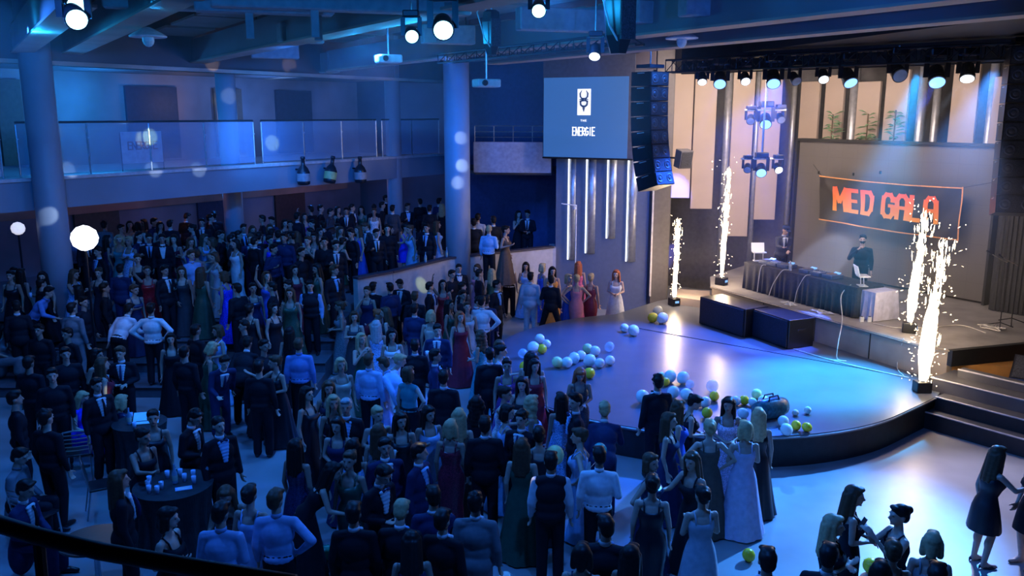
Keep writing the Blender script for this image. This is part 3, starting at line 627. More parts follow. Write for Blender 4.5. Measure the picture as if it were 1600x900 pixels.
# CO2 / confetti bottles hanging on the slab edge of the gallery
for x, y, k, lb_ in [(474, 270, 0, 'dark bottle-shaped figure on the gallery edge, farthest left of three'), (517, 268, 1, 'tilted bottle-shaped figure with a pale stripe on the gallery edge, middle of three'), (563, 268, 2, 'dark bottle-shaped figure on the gallery edge, nearest the thin third column')]:
    p = PL(x, y, GA-gn*.35, gd); t = empty('hanging_bottle', p, 0, label=lb_, cat='bottle ornament', group='bottle ornaments on the gallery edge'); t.rotation_euler = (0, .25 if k == 1 else 0, math.atan2(gd.y, gd.x))
    MB().lathe([(.13, -.38), (.19, -.36), (.2, -.3), (.2, .02), (.15, .14), (.065, .24), (.06, .42), (.075, .43), (.075, .5), (.05, .51)], (0, 0, 0), 20).build('bottle_body', mat('bottle_dark', (.02, .03, .04), .25), t, smooth=True)
    MB().lathe([(.203, -.26), (.206, -.25), (.206, -.03), (.203, -.02)], (0, 0, 0), 20).build('bottle_label', mat('bottle_tag', (.4, .42, .45), .5) if k != 1 else mat('bottle_stripe', (.5, .6, .25), .5), t)
    MB().bar((0, 0, .1), (.0, .36, .1), .04, .04).build('wall_bracket', M_black, t)
# ---- gallery railings with glass panels
for t0, t1, lb_ in [(-2, 3.1, 'glass railing of the upper gallery left of the first column'), (3.5, 10.4, 'glass railing of the upper gallery between first and second column'), (10.7, 15.7, 'glass railing of the upper gallery between second and third column'), (16.0, GL-.1, 'glass railing of the upper gallery right of the third column')]:
    o = gp(t0, .2, 4.5); t = empty('glass_railing', o, math.atan2(gd.y, gd.x), label=lb_, cat='railing', group='glass railings of the upper gallery'); L = t1-t0; n_ = max(2, round(L/1.6))
    for i in range(n_):
        MB().box(((i+.5)*L/n_, 0, .66), (L/n_-.04, .02, 1.22)).build('glass_panel', M_rail, t)
    for i in range(n_+1): MB().tube([(i*L/n_, 0, 0), (i*L/n_, 0, 1.25)], .022, 8).lathe([(.03, 0), (.03, .02)], (i*L/n_, -.03, .9), 8).build('post', M_chrome, t)
    MB().tube([(0, 0, 1.3), (L, 0, 1.3)], .028, 8).build('handrail', M_black, t)
# white club banner behind the gallery glass
p = PL(222, 230, GA+gn*.7, gd); t = empty('wall_banner', p, math.atan2(gd.y, gd.x), label='white banner with faded red lettering behind the gallery glass', cat='banner')
MB().box((0, 0, 0), (1.25, .02, .85)).build('banner_cloth', mat('banner_white', (.7, .72, .78), .6), t)
strokes(t, mat('faded_red', (.5, .25, .25), .6), 'ENERGIE', -.42, -.05, .022, .022, .125, .03, -.03)
for s_ in (-1, 1): MB().tube([(s_*.62, 0, -.95), (s_*.62, 0, .42)], .015, 6).build('post', M_black, t)
# railing of the small side balcony
t = empty('metal_railing', qa+Vector((0, 0, 0)), math.atan2(qb.y-qa.y, qb.x-qa.x), label='thin chrome railing on the small grey balcony beside the projection screen', cat='railing'); t.location.z = 5.13
L = (qb-qa).length
for zz in (.15, .32, .5): MB().tube([(0, 0, zz), (L, 0, zz)], .014, 6).build('rail', M_chrome, t)
for i in range(5): MB().tube([(i*L/4, 0, 0), (i*L/4, 0, .5)], .016, 6).build('post', M_chrome, t)
# lens-blur light spots, bright and faint, built as glowing globes on added poles
for x, y, Y, r_, es, lb_ in [(132, 372, 17.2, .265, 9, 'blazing white round lamp standing before the leftmost column'), (28, 357, 20.4, .16, 1.2, 'faint bluish round lamp above the group left of the first column')]:
    p = D(x, y, Y); t = empty('bokeh_globe', (p.x, p.y, 0), 0, label=lb_, cat='lamp')
    bm = bmesh.new(); bmesh.ops.create_icosphere(bm, subdivisions=2, radius=r_); me = bpy.data.meshes.new('globe'); bm.to_mesh(me); bm.free(); me.materials.append(mat('bokeh_glow_%d' % es, (1, 1, 1), .5, emit=(.86, .86, 1), es=es*.6, var=0))
    o = bpy.data.objects.new('globe', me); C.objects.link(o); o.parent = t; o.location = (0, 0, p.z)
    MB().tube([(0, 0, .02), (0, 0, p.z-r_+.02)], .025, 8).build('pole', M_blackg, t); MB().lathe([(.25, 0), (.25, .02), (.03, .05)], (0, 0, 0), 20).build('base', M_blackg, t)
# ================================================================== STAGE GEAR
HAZE = .009
# ---- two black subwoofer boxes in front of the platform
for A_, B_, h_, lb_ in [(G(1092, 505, Z0), G(1163, 528, Z0), .72, 'black box on the round stage against the platform, the farther of two'), (G(1162, 521, Z0), G(1231, 546, Z0), .70, 'black box on the round stage against the platform, the nearer of two')]:
    dd = (B_-A_); L = dd.length; t = empty('subwoofer', (A_+B_)/2, math.atan2(dd.y, dd.x), label=lb_, cat='loudspeaker')
    o = MB().box((0, .375, h_/2), (L, .75, h_)).build('cabinet', M_blackg, t); bevel(o, .015)
    MB().box((0, -.012, h_/2), (L*.94, .02, h_*.9)).build('grille', mat('sub_grille', (.02, .02, .03), .6, var=.5, scale=60), t)
    for s in (-1, 1): MB().box((s*(L/2+.006), .37, h_*.6), (.012, .2, .06)).build('handle', M_black, t)
# ---- DJ table with its cloth
A_, B_ = G(1161, 450, Z1), G(1336, 498, Z1); dd = (B_-A_); L = dd.length; tz = .73; td = .85
t = empty('dj_table', (A_+B_)/2, math.atan2(dd.y, dd.x), label='long DJ table under a black cloth on the platform', cat='table')
Td = Matrix.Translation((A_+B_)/2) @ Matrix.Rotation(math.atan2(dd.y, dd.x), 4, 'Z')
MB().box((0, td/2, tz-.02), (L, td, .035)).build('table_top', M_black, t)
for sx in (-1, 1):
    for sy in (.08, td-.08): MB().tube([(sx*(L/2-.1), sy, .0), (sx*(L/2-.1), sy, tz-.03)], .02, 8).build('leg', M_chrome, t)
ring = []; per = []
NP = 150
corners = [(-L/2, td), (-L/2, 0), (L/2, 0), (L/2, td)]
tot = td*2+L; vs = []; fs = []
for i in range(NP+1):
    s_ = tot*i/NP
    if s_ < td: p = Vector((-L/2, td-s_, 0)); nn = Vector((-1, 0, 0))
    elif s_ < td+L: p = Vector((-L/2+s_-td, 0, 0)); nn = Vector((0, -1, 0))
    else: p = Vector((L/2, s_-td-L, 0)); nn = Vector((1, 0, 0))
    fold = .5+.5*math.sin(i*1.15+1.3*math.sin(i*.31))
    for j in range(5):
        f_ = j/4; vs.append(p+nn*(.006+.055*fold*f_)+Vector((0, 0, tz*(1-f_)+.012)))
for i in range(NP):
    for j in range(4): a_ = i*5+j; fs.append((a_, a_+1, a_+6, a_+5))
mb = MB(); mb._add(vs, fs); mb.box((0, td/2, tz+.008), (L+.02, td+.02, .012)); mb.build('table_cloth', M_cloth, t, smooth=False)
def on_t(u, v, z=0): return Td @ Vector((u*L/2, v*td, tz+.016+z))
dz = math.atan2(dd.y, dd.x)
def deck(u, v, label, kind):
    t = empty('turntable_player' if kind == 'player' else 'dj_mixer', on_t(u, v), dz, label=label, cat='DJ player' if kind == 'player' else 'DJ mixer', group='DJ decks on the long table')
    w_ = .34 if kind == 'player' else .32
    o = MB().box((0, 0, .05), (w_, .40, .09)).build('body', mat('deck_blue_grey', (.09, .12, .20), .3), t); bevel(o, .01)
    if kind == 'player':
        MB().lathe([(.13, .095), (.135, .115), (.12, .12), (.001, .12)], (0, -.04, 0), 24).build('jog_wheel', M_chrome, t)
        MB().box((0, .15, .115), (.18, .07, .02), m=Matrix.Rotation(.3, 4, 'X')).build('display', mat('deck_display', (.2, .4, .8), .3, emit=(.2, .5, 1), es=.8), t)
    else:
        for i in range(4):
            MB().box((-.1+i*.066, -.1, .10), (.016, .05, .02)).build('fader', M_white, t)
            for j in range(2): MB().lathe([(.014, .095), (.012, .12)], (-.1+i*.066, .03+j*.06, 0), 10).build('knob', M_chrome, t)
for u, v, lb_, k_ in [(-.74, .45, 'blue-lit DJ player in front of the DJ with the cap, the left one', 'player'), (-.56, .42, 'DJ mixer between the players in front of the DJ with the cap', 'mixer'), (-.38, .45, 'blue-lit DJ player nearest the middle of the table', 'player'),
                      (.02, .45, 'DJ player left of the one in front of the bearded DJ', 'player'), (.22, .42, 'DJ mixer in the middle of the right set of decks', 'mixer'), (.42, .45, 'DJ player in front of the bearded DJ', 'player')]: deck(u, v, lb_, k_)
def laptop(p, rz, label, sl=.11, open_=105, m=None):
    t = empty('laptop', p, rz, label=label, cat='laptop')
    MB().tube([(-.12, 0, 0), (-.12, .02, .22)], .012, 6).tube([(.12, 0, 0), (.12, .02, .22)], .012, 6).box((0, .02, .225), (.30, .2, .012)).box((0, 0, .006), (.28, .2, .012)).build('stand', M_white, t)
    o = MB().box((0, 0, .245), (.36, .25, .02)).build('keyboard_base', mat('laptop_silver', (.7, .7, .72), .35, .3), t); bevel(o, .005)
    a_ = R(open_); q_ = Matrix.Rotation(-(a_-PI/2), 4, 'X')
    MB().box(Vector((0, .125, .255))+q_ @ Vector((0, 0, .12)), (.36, .012, .24), m=q_).build('screen', mat('laptop_lid', (.8, .78, .74), .4, emit=(.9, .9, .85), es=.25, var=0), t)
laptop(on_t(-.96, .5), dz+R(65), 'open white laptop on a stand at the left end of the DJ table')
laptop(on_t(.93, .35), dz+R(150), 'open white laptop on a stand at the right end of the DJ table')
for u, v, lb_ in [(-.2, .2, 'small bottle on the DJ table near the first deck set'), (-.26, .3, 'second small bottle on the DJ table by the first deck set')]:
    b_ = MB().lathe([(.03, 0), (.032, .12), (.014, .17), (.014, .21)], (0, 0, 0), 14).build('bottle', mat('bottle_clear', (.5, .55, .6), .2), loc=on_t(u, v), label=lb_, cat='bottle'); MB().lathe([(.016, .21), (.016, .23)], (0, 0, 0), 10).build('bottle_cap', M_white, b_)
p = Td @ Vector((L/2+.22, .5, 0)); t = empty('side_table', (p.x, p.y, Z1), dz, label='small side table under a pale lilac cloth at the right end of the DJ table', cat='table')
MB().box((0, 0, .66), (.38, .7, .03)).build('table_top', M_white, t)
vs = []; fs = []
for i in range(49):
    a_ = 2*PI*i/48; cxx = max(-.2, min(.2, .35*math.cos(a_))); cyy = max(-.36, min(.36, .6*math.sin(a_))); f_ = .5+.5*math.sin(i*1.7)
    for j in range(4): k_ = 1+(.16*f_+.05)*j/3; vs.append((cxx*k_, cyy*k_, .68*(1-j/3)+.01))
for i in range(48):
    for j in range(3): a_ = i*4+j; fs.append((a_, a_+1, a_+5, a_+4))
mb = MB(); mb._add(vs, fs); mb.box((0, 0, .682), (.40, .72, .01)); mb.build('table_cloth', mat('lilac_cloth', (.50, .48, .62), .8), t)
# cables down the front of the table
def cable(pts, label, r=.011, m=None):
    P_ = []
    for i in range(len(pts)-1):
        p0 = Vector(pts[max(0, i-1)]); p1 = Vector(pts[i]); p2 = Vector(pts[i+1]); p3 = Vector(pts[min(len(pts)-1, i+2)])
        for k_ in range(6):
            t_ = k_/6; P_.append(.5*((2*p1)+(p2-p0)*t_+(2*p0-5*p1+4*p2-p3)*t_*t_+(3*p1-p0-3*p2+p3)*t_**3))
    P_.append(Vector(pts[-1])); MB().tube(P_, r, 6).build('cable', m or M_cable, label=label, cat='cable')
fr = lambda u, z, o=.09: Td @ Vector((u*L/2, -o, z))
cable([on_t(-.62, .1, .02), fr(-.63, tz+.01, .04), fr(-.64, .4), fr(-.64, .02, .12)], 'pale cable hanging down the cloth near the left end of the DJ table')
cable([on_t(-.18, .1, .03), fr(-.24, tz+.01, .04), fr(-.36, .35), fr(-.40, .02, .14)], 'pale cable looping over the middle left of the DJ table front')
cable([on_t(.2, .1, .03), fr(.17, tz, .05), fr(.08, .35), fr(.06, .02, .12), fr(.1, .02, .3), fr(.2, .02, .28)], 'pale cable hanging over the middle right of the DJ table front')
q1 = fr(.82, .5, .12); cable([on_t(.86, .1, .02), q1, G(1316, 500, 1.35), G(1310, 535, .95), G(1308, 560, Z0+.02), G(1322, 564, Z0+.02), G(1296, 562, Z0+.02)], 'long pale cable dropping from the table over the platform edge to the stage')
cable([G(1412, 529, Z1+.02), G(1411, 532, Z1), G(1405, 552, .9), G(1402, 575, Z0+.03), G(1412, 587, Z0+.02)], 'pale cable hanging over the platform edge beside the bright fountains')
cable([G(1365, 505, Z1+.02), G(1400, 512, Z1+.02), G(1450, 512, Z1+.02), G(1500, 508, Z1+.02), G(1540, 520, Z1+.02)], 'white cable lying across the platform behind the right-hand fountains')
cable([G(1240, 545, Z0+.02), G(1290, 560, Z0+.02), G(1350, 575, Z0+.02), G(1420, 590, Z0+.02)], 'thin pale cable lying along the foot of the platform')
for k_, (x, y) in enumerate([(1232, 477), (1285, 488), (1548, 512), (1560, 516)]):
    rr = random.Random(k_); pts_ = [G(x, y, Z1+.02)+Vector((rr.uniform(-.25, .25), rr.uniform(-.25, .25), rr.uniform(0, .05))) for _ in range(12)]
    cable(pts_, ['tangled cables on the platform edge below the left deck set', 'tangled cables on the platform edge below the middle of the table', 'heap of tangled cables on the right of the platform', 'second heap of cables nearest the stands at stage right'][k_], .012)
# power strips at the table foot
for x, lb_ in [(1346, 'small white plug block at the foot of the side table, left one'), (1358, 'small white plug block at the foot of the side table, right one')]:
    o = MB().box((0, 0, .06), (.09, .07, .12)).build('plug_block', M_white, loc=G(x, 503, Z1), label=lb_, cat='plug'); bevel(o, .01); MB().box((0, 0, .125), (.05, .04, .02)).build('plug', M_black, o)
# ---- spark fountains
M_sp = mat('spark_light', (1, .9, .7), .5, emit=(1, .80, .52), es=8.5, var=0)
M_sp2 = mat('spark_dots', (1, .9, .7), .5, emit=(1, .74, .45), es=6, var=0)
def streak(mb, p, d, L, r):
    d = d.normalized(); u = d.orthogonal().normalized()*r; v = d.cross(u).normalized()*r
    mb._add([p-d*L/2, p+u, p+v, p-u, p-v, p+d*L/2], [(0,2,1),(0,3,2),(0,4,3),(0,1,4),(5,1,2),(5,2,3),(5,3,4),(5,4,1)])
def fountain(x, y, z, h, wid, spread, nsp, label, e, seed, lean=0):
    p = G(x, y, z); rr = random.Random(seed); t = empty('fountain_machine', p, seed*.4, label='small black spark machine under '+label, cat='spark machine', group=None)
    o = MB().box((0, 0, .11), (.24, .30, .22)).build('housing', M_blackg, t); bevel(o, .02)
    MB().lathe([(.05, .22), (.05, .245), (.03, .245), (.03, .225)], (0, 0, 0), 16).build('nozzle', M_chrome, t)
    MB().box((0, -.155, .12), (.12, .012, .06)).build('display', mat('deck_display'), t)
    mb = MB()
    for i in range(300):
        s_ = rr.random()**1.2; zz = .26+s_*h; w_ = wid*(.35+.9*s_)*(1-.35*s_*s_)*(1 if s_ < .75 else 1.3)
        a_ = rr.uniform(0, 2*PI); q_ = abs(rr.gauss(0, .34)); r_ = w_*q_
        P_ = Vector((r_*math.cos(a_)+lean*s_, r_*math.sin(a_), zz))
        streak(mb, P_, Vector((math.cos(a_)*.12*q_, math.sin(a_)*.12*q_, 1)), rr.uniform(.10, .34)*(1-.4*s_), rr.uniform(.008, .020)*(1.35-.6*s_))
    mb.tube([(0, 0, .24), (lean*.1, 0, .24+h*.2), (lean*.35, 0, .24+h*.45), (lean*.6, 0, .24+h*.7)], [wid*.2, wid*.42, wid*.36, .01], 10)
    o = mb.build('spark_jet', M_sp, loc=p, label='white-hot jet of '+label, cat='sparks', kind='stuff')
    mb = MB()
    for i in range(nsp):
        s_ = rr.random(); a_ = rr.uniform(0, 2*PI); r_ = wid*.6+abs(rr.gauss(0, spread))*(.35+.65*s_)
        P_ = Vector((r_*math.cos(a_), r_*math.sin(a_), .1+s_*h*1.18))
        if rr.random() < .55: mb.ell(P_, (rr.uniform(.006, .016),)*3, 6)
        else: streak(mb, P_, Vector((math.cos(a_), math.sin(a_), rr.uniform(-1.2, .8))), rr.uniform(.04, .10), .006)
    mb.build('flying_sparks', M_sp2, o, kind='stuff')
    for zz, k_ in ((.75, .6), (h*.7, .4)): lamp('POINT', p+Vector((lean*zz/h*.5, -.05, zz)), (1, .74, .50), e*k_*.8, size=.14, name='spark_glow')
fountain(1053, 477, Z0, 2.2, .15, .13, 60, 'the spark fountain farthest left, beside the stage wing', 150, 1, .03)
fountain(1127, 445, Z1, 3.0, .17, .16, 80, 'the second spark fountain, left of the DJ table', 170, 2, .05)
fountain(1420, 519, Z1, 2.45, .24, .15, 80, 'the spark fountain on the platform in front of the banner', 190, 3, .12)
fountain(1440, 612, Z0, 2.75, .34, .22, 170, 'the nearest and brightest spark fountain at the stage corner', 300, 4, .12)
# ---- balloons
bal = empty  # keep name short
def balloon(x, y, rpx, z, col, label, group, mname=None):
    dpt0 = G(x, y, z).y; r_ = max(.06, rpx*dpt0/1362); p = G(x, y, z+r_); p.z = z
    m_ = {'w': glassy_b('balloon_white', (.92, .94, .86), .92), 'y': glassy_b('balloon_yellow', (1.0, .66, .03), .95), 'g': glassy_b('balloon_pale_green', (.85, .88, .40), .92), 'c': glassy_b('balloon_clear', (.7, .85, .95), .45), 'G': glassy_b('balloon_green', (.03, .45, .28), .95), 't': glassy_b('balloon_teal', (.04, .5, .45), .95)}[col]
    rr = random.Random(int(x*7+y)); tilt = Matrix.Rotation(rr.uniform(0, PI), 4, 'X') @ Matrix.Rotation(rr.uniform(-1, 1), 4, 'Y')
    prof = [(r_*math.sin(PI*i/14)*(1-.10*max(0, -math.cos(PI*i/14))), -r_*1.08*math.cos(PI*i/14)) for i in range(15)]; prof[0] = (.001, prof[0][1]); prof[-1] = (.001, prof[-1][1])
    o = MB().lathe(prof, (0, 0, 0), 20, tilt).build('balloon', m_, smooth=True, loc=(p.x, p.y, z+r_*1.0), label=label, cat='balloon', group=group)
    zmin = min(v.co.z for v in o.data.vertices); o.location.z = z-zmin
    MB().lathe([(.004, -r_*1.06), (.012, -r_*1.14), (.010, -r_*1.15)], (0, 0, 0), 8, tilt).build('knot', m_, o)
    return o
def glassy_b(name, col, alpha):
    if name in _M: return _M[name]
    m, nt, b = nodes(name); b.inputs['Base Color'].default_value = (*col, 1); b.inputs['Roughness'].default_value = .22; b.inputs['Alpha'].default_value = alpha
    b.inputs['Subsurface Weight'].default_value = 0
    n_ = nt.nodes.new('ShaderNodeTexNoise'); n_.inputs['Scale'].default_value = 6; mr = nt.nodes.new('ShaderNodeMapRange'); mr.inputs[3].default_value = .15; mr.inputs[4].default_value = .35
    nt.links.new(n_.outputs[0], mr.inputs[0]); nt.links.new(mr.outputs[0], b.inputs['Roughness'])
    return m
CN = {'w': 'white', 'y': 'yellow', 'g': 'pale green', 'c': 'clear', 'G': 'green', 't': 'teal'}
BAL = {
 'cluster at the left rim': ('balloons at the far left rim of the round stage', [(843, 522, 8, 'w', 'topmost of'), (833, 534, 10, 'w', 'largest of'), (854, 531, 7, 'w', 'rightmost of'), (847, 538, 8, 'y', 'only yellow one in'), (817, 545, 8, 'c', 'leftmost of'), (819, 566, 8, 'y', 'lowest yellow one, apart from'), (833, 560, 6, 'w', 'lowest small one under')]),
 'second cluster from left': ('balloons of the second cluster on the round stage', [(918, 537, 8, 'g', 'topmost of'), (930, 541, 8, 'w', 'upper right one of'), (908, 548, 8, 'w', 'upper left one of'), (921, 554, 10, 'w', 'largest middle one of'), (897, 552, 9, 'w', 'one left of the middle in'), (886, 558, 9, 'w', 'one near the left end of'), (871, 558, 9, 'g', 'leftmost of'), (937, 560, 8, 'w', 'rightmost of'), (921, 575, 9, 'y', 'lone one lying in front of'), (952, 535, 8, 'c', 'lone bubble right of'), (953, 556, 8, 'w', 'one behind the bowed red-haired woman,')]),
 'pair beside the woman in the white gown': ('balloons beside the woman in the white gown', [(976, 506, 7, 'w', 'left one of the'), (990, 508, 9, 'w', 'right one of the')]),
 'bunch by the farthest spark machine': ('balloons beside the farthest spark machine', [(1020, 489, 8, 'y', 'leftmost of the'), (1028, 479, 8, 'w', 'topmost of the'), (1035, 489, 9, 'w', 'rightmost of the')]),
 'big middle cluster on stage': ('balloons of the big cluster on the round stage', [(1004, 610, 11, 'w', 'leftmost of the'), (1017, 619, 9, 'y', 'one touching the leftmost,'), (1047, 579, 10, 'w', 'topmost left of the'), (1067, 581, 10, 'w', 'topmost right of the'), (1033, 582, 7, 'g', 'small one at the upper left of the'), (1040, 590, 7, 'y', 'yellow one at the upper left of the'),
   (1052, 604, 10, 'w', 'left of two big middle ones in the'), (1073, 607, 10, 'w', 'right of two big middle ones in the'), (1086, 616, 9, 'g', 'largest one within the'), (1102, 620, 9, 'w', 'round one right of centre in the'), (1116, 612, 8, 'y', 'yellow one at the right end of the'), (1105, 637, 9, 'y', 'yellow one lying alone before the'), (1078, 594, 7, 'c', 'clear one at the top right of the'), (1113, 594, 10, 'c', 'large clear bubble right above the')]),
 'right cluster by the dark bag': ('balloons of the right cluster on the round stage', [(1133, 622, 7, 'g', 'leftmost of the'), (1150, 619, 8, 'w', 'second from the left in the'), (1163, 618, 8, 'y', 'first yellow one from the left in the'), (1161, 638, 9, 'w', 'front left one of the'), (1182, 608, 8, 'g', 'topmost of the'), (1193, 618, 9, 'w', 'large one behind the bag in the'), (1176, 622, 7, 'w', 'small middle one of the'),
   (1213, 630, 8, 'w', 'one right behind the bag in the'), (1225, 628, 7, 'y', 'one behind two big front ones,'), (1224, 650, 9, 'w', 'upper of two big front ones in the'), (1229, 662, 10, 'w', 'lower of two big front ones in the'), (1244, 658, 8, 'y', 'one touching the two big front ones,'), (1261, 660, 8, 'y', 'rightmost yellow one of the'), (1262, 636, 6, 'w', 'small one farthest right in the'), (1243, 641, 4, 'w', 'tiniest of the')])}
for place, (grp, lst) in BAL.items():
    for x, y, r_, c_, wh in lst: balloon(x, y+(r_ if c_ else 0)*.9, r_, Z0, c_, '%s balloon, %s %s' % (CN[c_], wh, place), grp)
for x, y, r_, c_, lb_ in [(510, 853, 13, 'G', 'green balloon on the floor between the white-shirted man and the dark suits'), (790, 893, 13, 'w', 'white balloon at the bottom edge, left of the man in the waistcoat'), (1170, 858, 11, 'y', 'yellow balloon on the bright floor beside the woman in lace'), (1362, 872, 14, 'y', 'yellow balloon on the floor between the group taking a photo')]:
    balloon(x, y+r_*.9, r_, 0, c_, lb_, 'balloons on the hall floor')
p = G(1203, 652, Z0); t = empty('sports_bag', p, .5, label='dark teal bag lying among the balloons on the round stage', cat='bag')
o = MB().lathe([(.02, -.36), (.15, -.34), (.19, -.2), (.2, 0), (.19, .2), (.15, .34), (.02, .36)], (0, 0, .17), 20, Matrix.Rotation(PI/2, 4, 'Y'), sy=.9).build('bag_body', mat('bag_teal', (.02, .12, .14), .35, var=.5, scale=20), t, smooth=True)
for s in (-1, 1): MB().tube([(-.14, s*.08, .30), (-.10, s*.06, .42), (.10, s*.06, .42), (.14, s*.08, .30)], .015, 6).build('handle', M_black, t)
# ---- curtain, stands and loudspeakers at stage right
for (xl, xr, Yd, lb_) in [(1566, 1600, 20.6, 'black curtain hanging at the right end of the video wall')]:
    a_, b_ = D(xl, 300, Yd), D(xr+60, 300, Yd-1); vs = []; fs = []; N_ = 60
    for i in range(N_+1):
        f_ = i/N_; q_ = a_.lerp(b_, f_); off = .07*math.sin(i*1.3)
        for z_ in (Z1+.01, 7.5): vs.append((q_.x, q_.y+off, z_))
    for i in range(N_): fs.append((2*i, 2*i+2, 2*i+3, 2*i+1))
    mb = MB(); mb._add(vs, fs); o = mb.build('stage_curtain', M_cloth, label=lb_, cat='curtain'); sm = o.modifiers.new('s', 'SOLIDIFY'); sm.thickness = .02
    MB().tube([(a_.x, a_.y, 7.45), (b_.x, b_.y, 7.45)], .03, 8).build('curtain_rail', M_chrome, o)
for x, y, h_, lb_ in [(1562, 512, 1.5, 'black microphone stand among the cables at stage right, left of two'), (1580, 505, 1.35, 'black microphone stand at stage right, nearest the black curtain')]:
    p = G(x, y, Z1); t = empty('microphone_stand', p, 0, label=lb_, cat='microphone stand')
    MB().tube([(0, 0, .08), (0, 0, h_)], .012, 8).build('pole', M_blackg, t)
    for k_ in range(3): a_ = 2*PI*k_/3; MB().tube([(0, 0, .12), (.3*math.cos(a_), .3*math.sin(a_), .012)], .012, 6).build('leg', M_blackg, t)
    bo = MB().tube([(0, 0, h_), (-.35, 0, h_+.18)], .010, 6).build('boom', M_chrome, t); MB().lathe([(.012, 0), (.02, .1), (.026, .12), (.02, .16), (.002, .17)], (-.36, 0, h_+.17), 12, Matrix.Rotation(-.9, 4, 'Y')).build('microphone', M_black, bo)
p = G(1606, 600, .9); p.z = .9; t = empty('wedge_monitor', p, R(-40), label='black wedge monitor on the orange wood floor at the right edge', cat='loudspeaker')
mb = MB(); mb._add([(-.3, -.25, 0), (.3, -.25, 0), (.3, .25, 0), (-.3, .25, 0), (-.3, -.2, .12), (.3, -.2, .12), (.3, .2, .5), (-.3, .2, .5)], [(0,3,2,1),(4,5,6,7),(0,1,5,4),(1,2,6,5),(2,3,7,6),(3,0,4,7)]); mb.build('cabinet', M_blackg, t)
mb = MB().quadslab([(-.26, -.185, .14), (.26, -.185, .14), (.26, .17, .485), (-.26, .17, .485)], .012); mb.build('grille', mat('grille_mesh'), t)
p = D(1068, 248, 24.0); t = empty('wall_speaker', p, .4, label='small dark loudspeaker mounted in front of the first wooden panel', cat='loudspeaker')
o = MB().box((0, 0, 0), (.40, .3, .5), m=Matrix.Rotation(.2, 4, 'X')).build('cabinet', mat('speaker_brown', (.10, .09, .09), .6), t); bevel(o, .015); MB().box((0, -.16, -.03), (.34, .015, .42), m=Matrix.Rotation(.2, 4, 'X')).build('grille', mat('grille_mesh'), t); MB().bar((0, .15, 0), (.0, 2.2, 0), .05, .05).build('wall_bracket', M_black, t)
# thin light stand before the pilasters
p = G(898, 486, 0); t = empty('light_stand', p, 0, label='thin white lamp stand with a side arm beneath the projection screen', cat='stand')
MB().tube([(0, 0, .02), (0, 0, 3.3)], .018, 8).build('pole', M_white, t); MB().tube([(0, 0, 3.28), (-.45, 0, 3.34)], .018, 6).build('side_arm', M_white, t); MB().ell((-.05, -.06, 3.2), (.06, .06, .05)).build('lamp_head', M_white, t)
for k_ in range(3): a_ = 2*PI*k_/3+.4; MB().tube([(0, 0, .3), (.35*math.cos(a_), .35*math.sin(a_), .012)], .012, 6).build('leg', M_white, t)
# ---- tables with black cloths, glasses and bottles
def cloth_table(x, y, h, r, label, z=0, low=False):
    p = G(x, y, z+h); p.z = z; t = empty('cocktail_table', p, 0, label=label, cat='table', group=None)
    MB().lathe([(r, h-.03), (r, h-.005)], (0, 0, 0), 40).build('table_top', M_blackg, t)
    MB().lathe([(.26, 0), (.26, .02), (.04, .05), (.035, .1), (.035, h-.04), (.1, h-.03)], (0, 0, 0), 24).build('pedestal', M_chrome, t)
    if not low:
        vs = []; fs = []; N_ = 96
        for i in range(N_):
            a_ = 2*PI*i/N_
            for j in range(6):
                f_ = j/5; rr_ = (r+.012)*(1+.10*f_*math.sin(a_*14+math.sin(a_*3)))*(1-.12*math.sin(f_*PI)) ; vs.append((rr_*math.cos(a_), rr_*math.sin(a_), h+.004-f_*(h-.03)))
        for i in range(N_):
            for j in range(5): a_ = i*6+j; b_ = ((i+1) % N_)*6+j; fs.append((a_, a_+1, b_+1, b_))
        fs.append(tuple(i*6 for i in range(N_-1, -1, -1))); mb = MB(); mb._add(vs, fs); mb.build('table_cloth', M_cloth, t)
    return t, p
def glass_on(p0, dx, dy, h, kind, label, group):
    if kind == 'bottle': prof = [(.034, 0), (.036, .02), (.036, .16), (.014, .22), (.013, .28), (.015, .285)]; m_ = mat('bottle_shine', (.25, .40, .55), .15)
    else: prof = [(.026, 0), (.034, .11), (.031, .11), (.024, .012)]; m_ = mat('tumbler_shine', (.45, .62, .85), .12)
    o = MB().lathe(prof, (0, 0, 0), 14).build('bottle' if kind == 'bottle' else 'drinking_glass', m_, smooth=True, loc=(p0.x+dx, p0.y+dy, p0.z+h+.006), label=label, cat=kind if kind == 'bottle' else 'glass', group=group)
    MB().lathe([(.025, .012), (.030, .07), (.001, .071)] if kind != 'bottle' else [(.037, .05), (.0375, .055), (.0375, .12), (.037, .125)], (0, 0, 0), 12).build('drink' if kind != 'bottle' else 'bottle_label', mat('drink_pale', (.5, .6, .5), .2), o)
t1, p1 = cloth_table(271, 757, .95, .52, 'round cocktail table under a black cloth crowded with glasses')
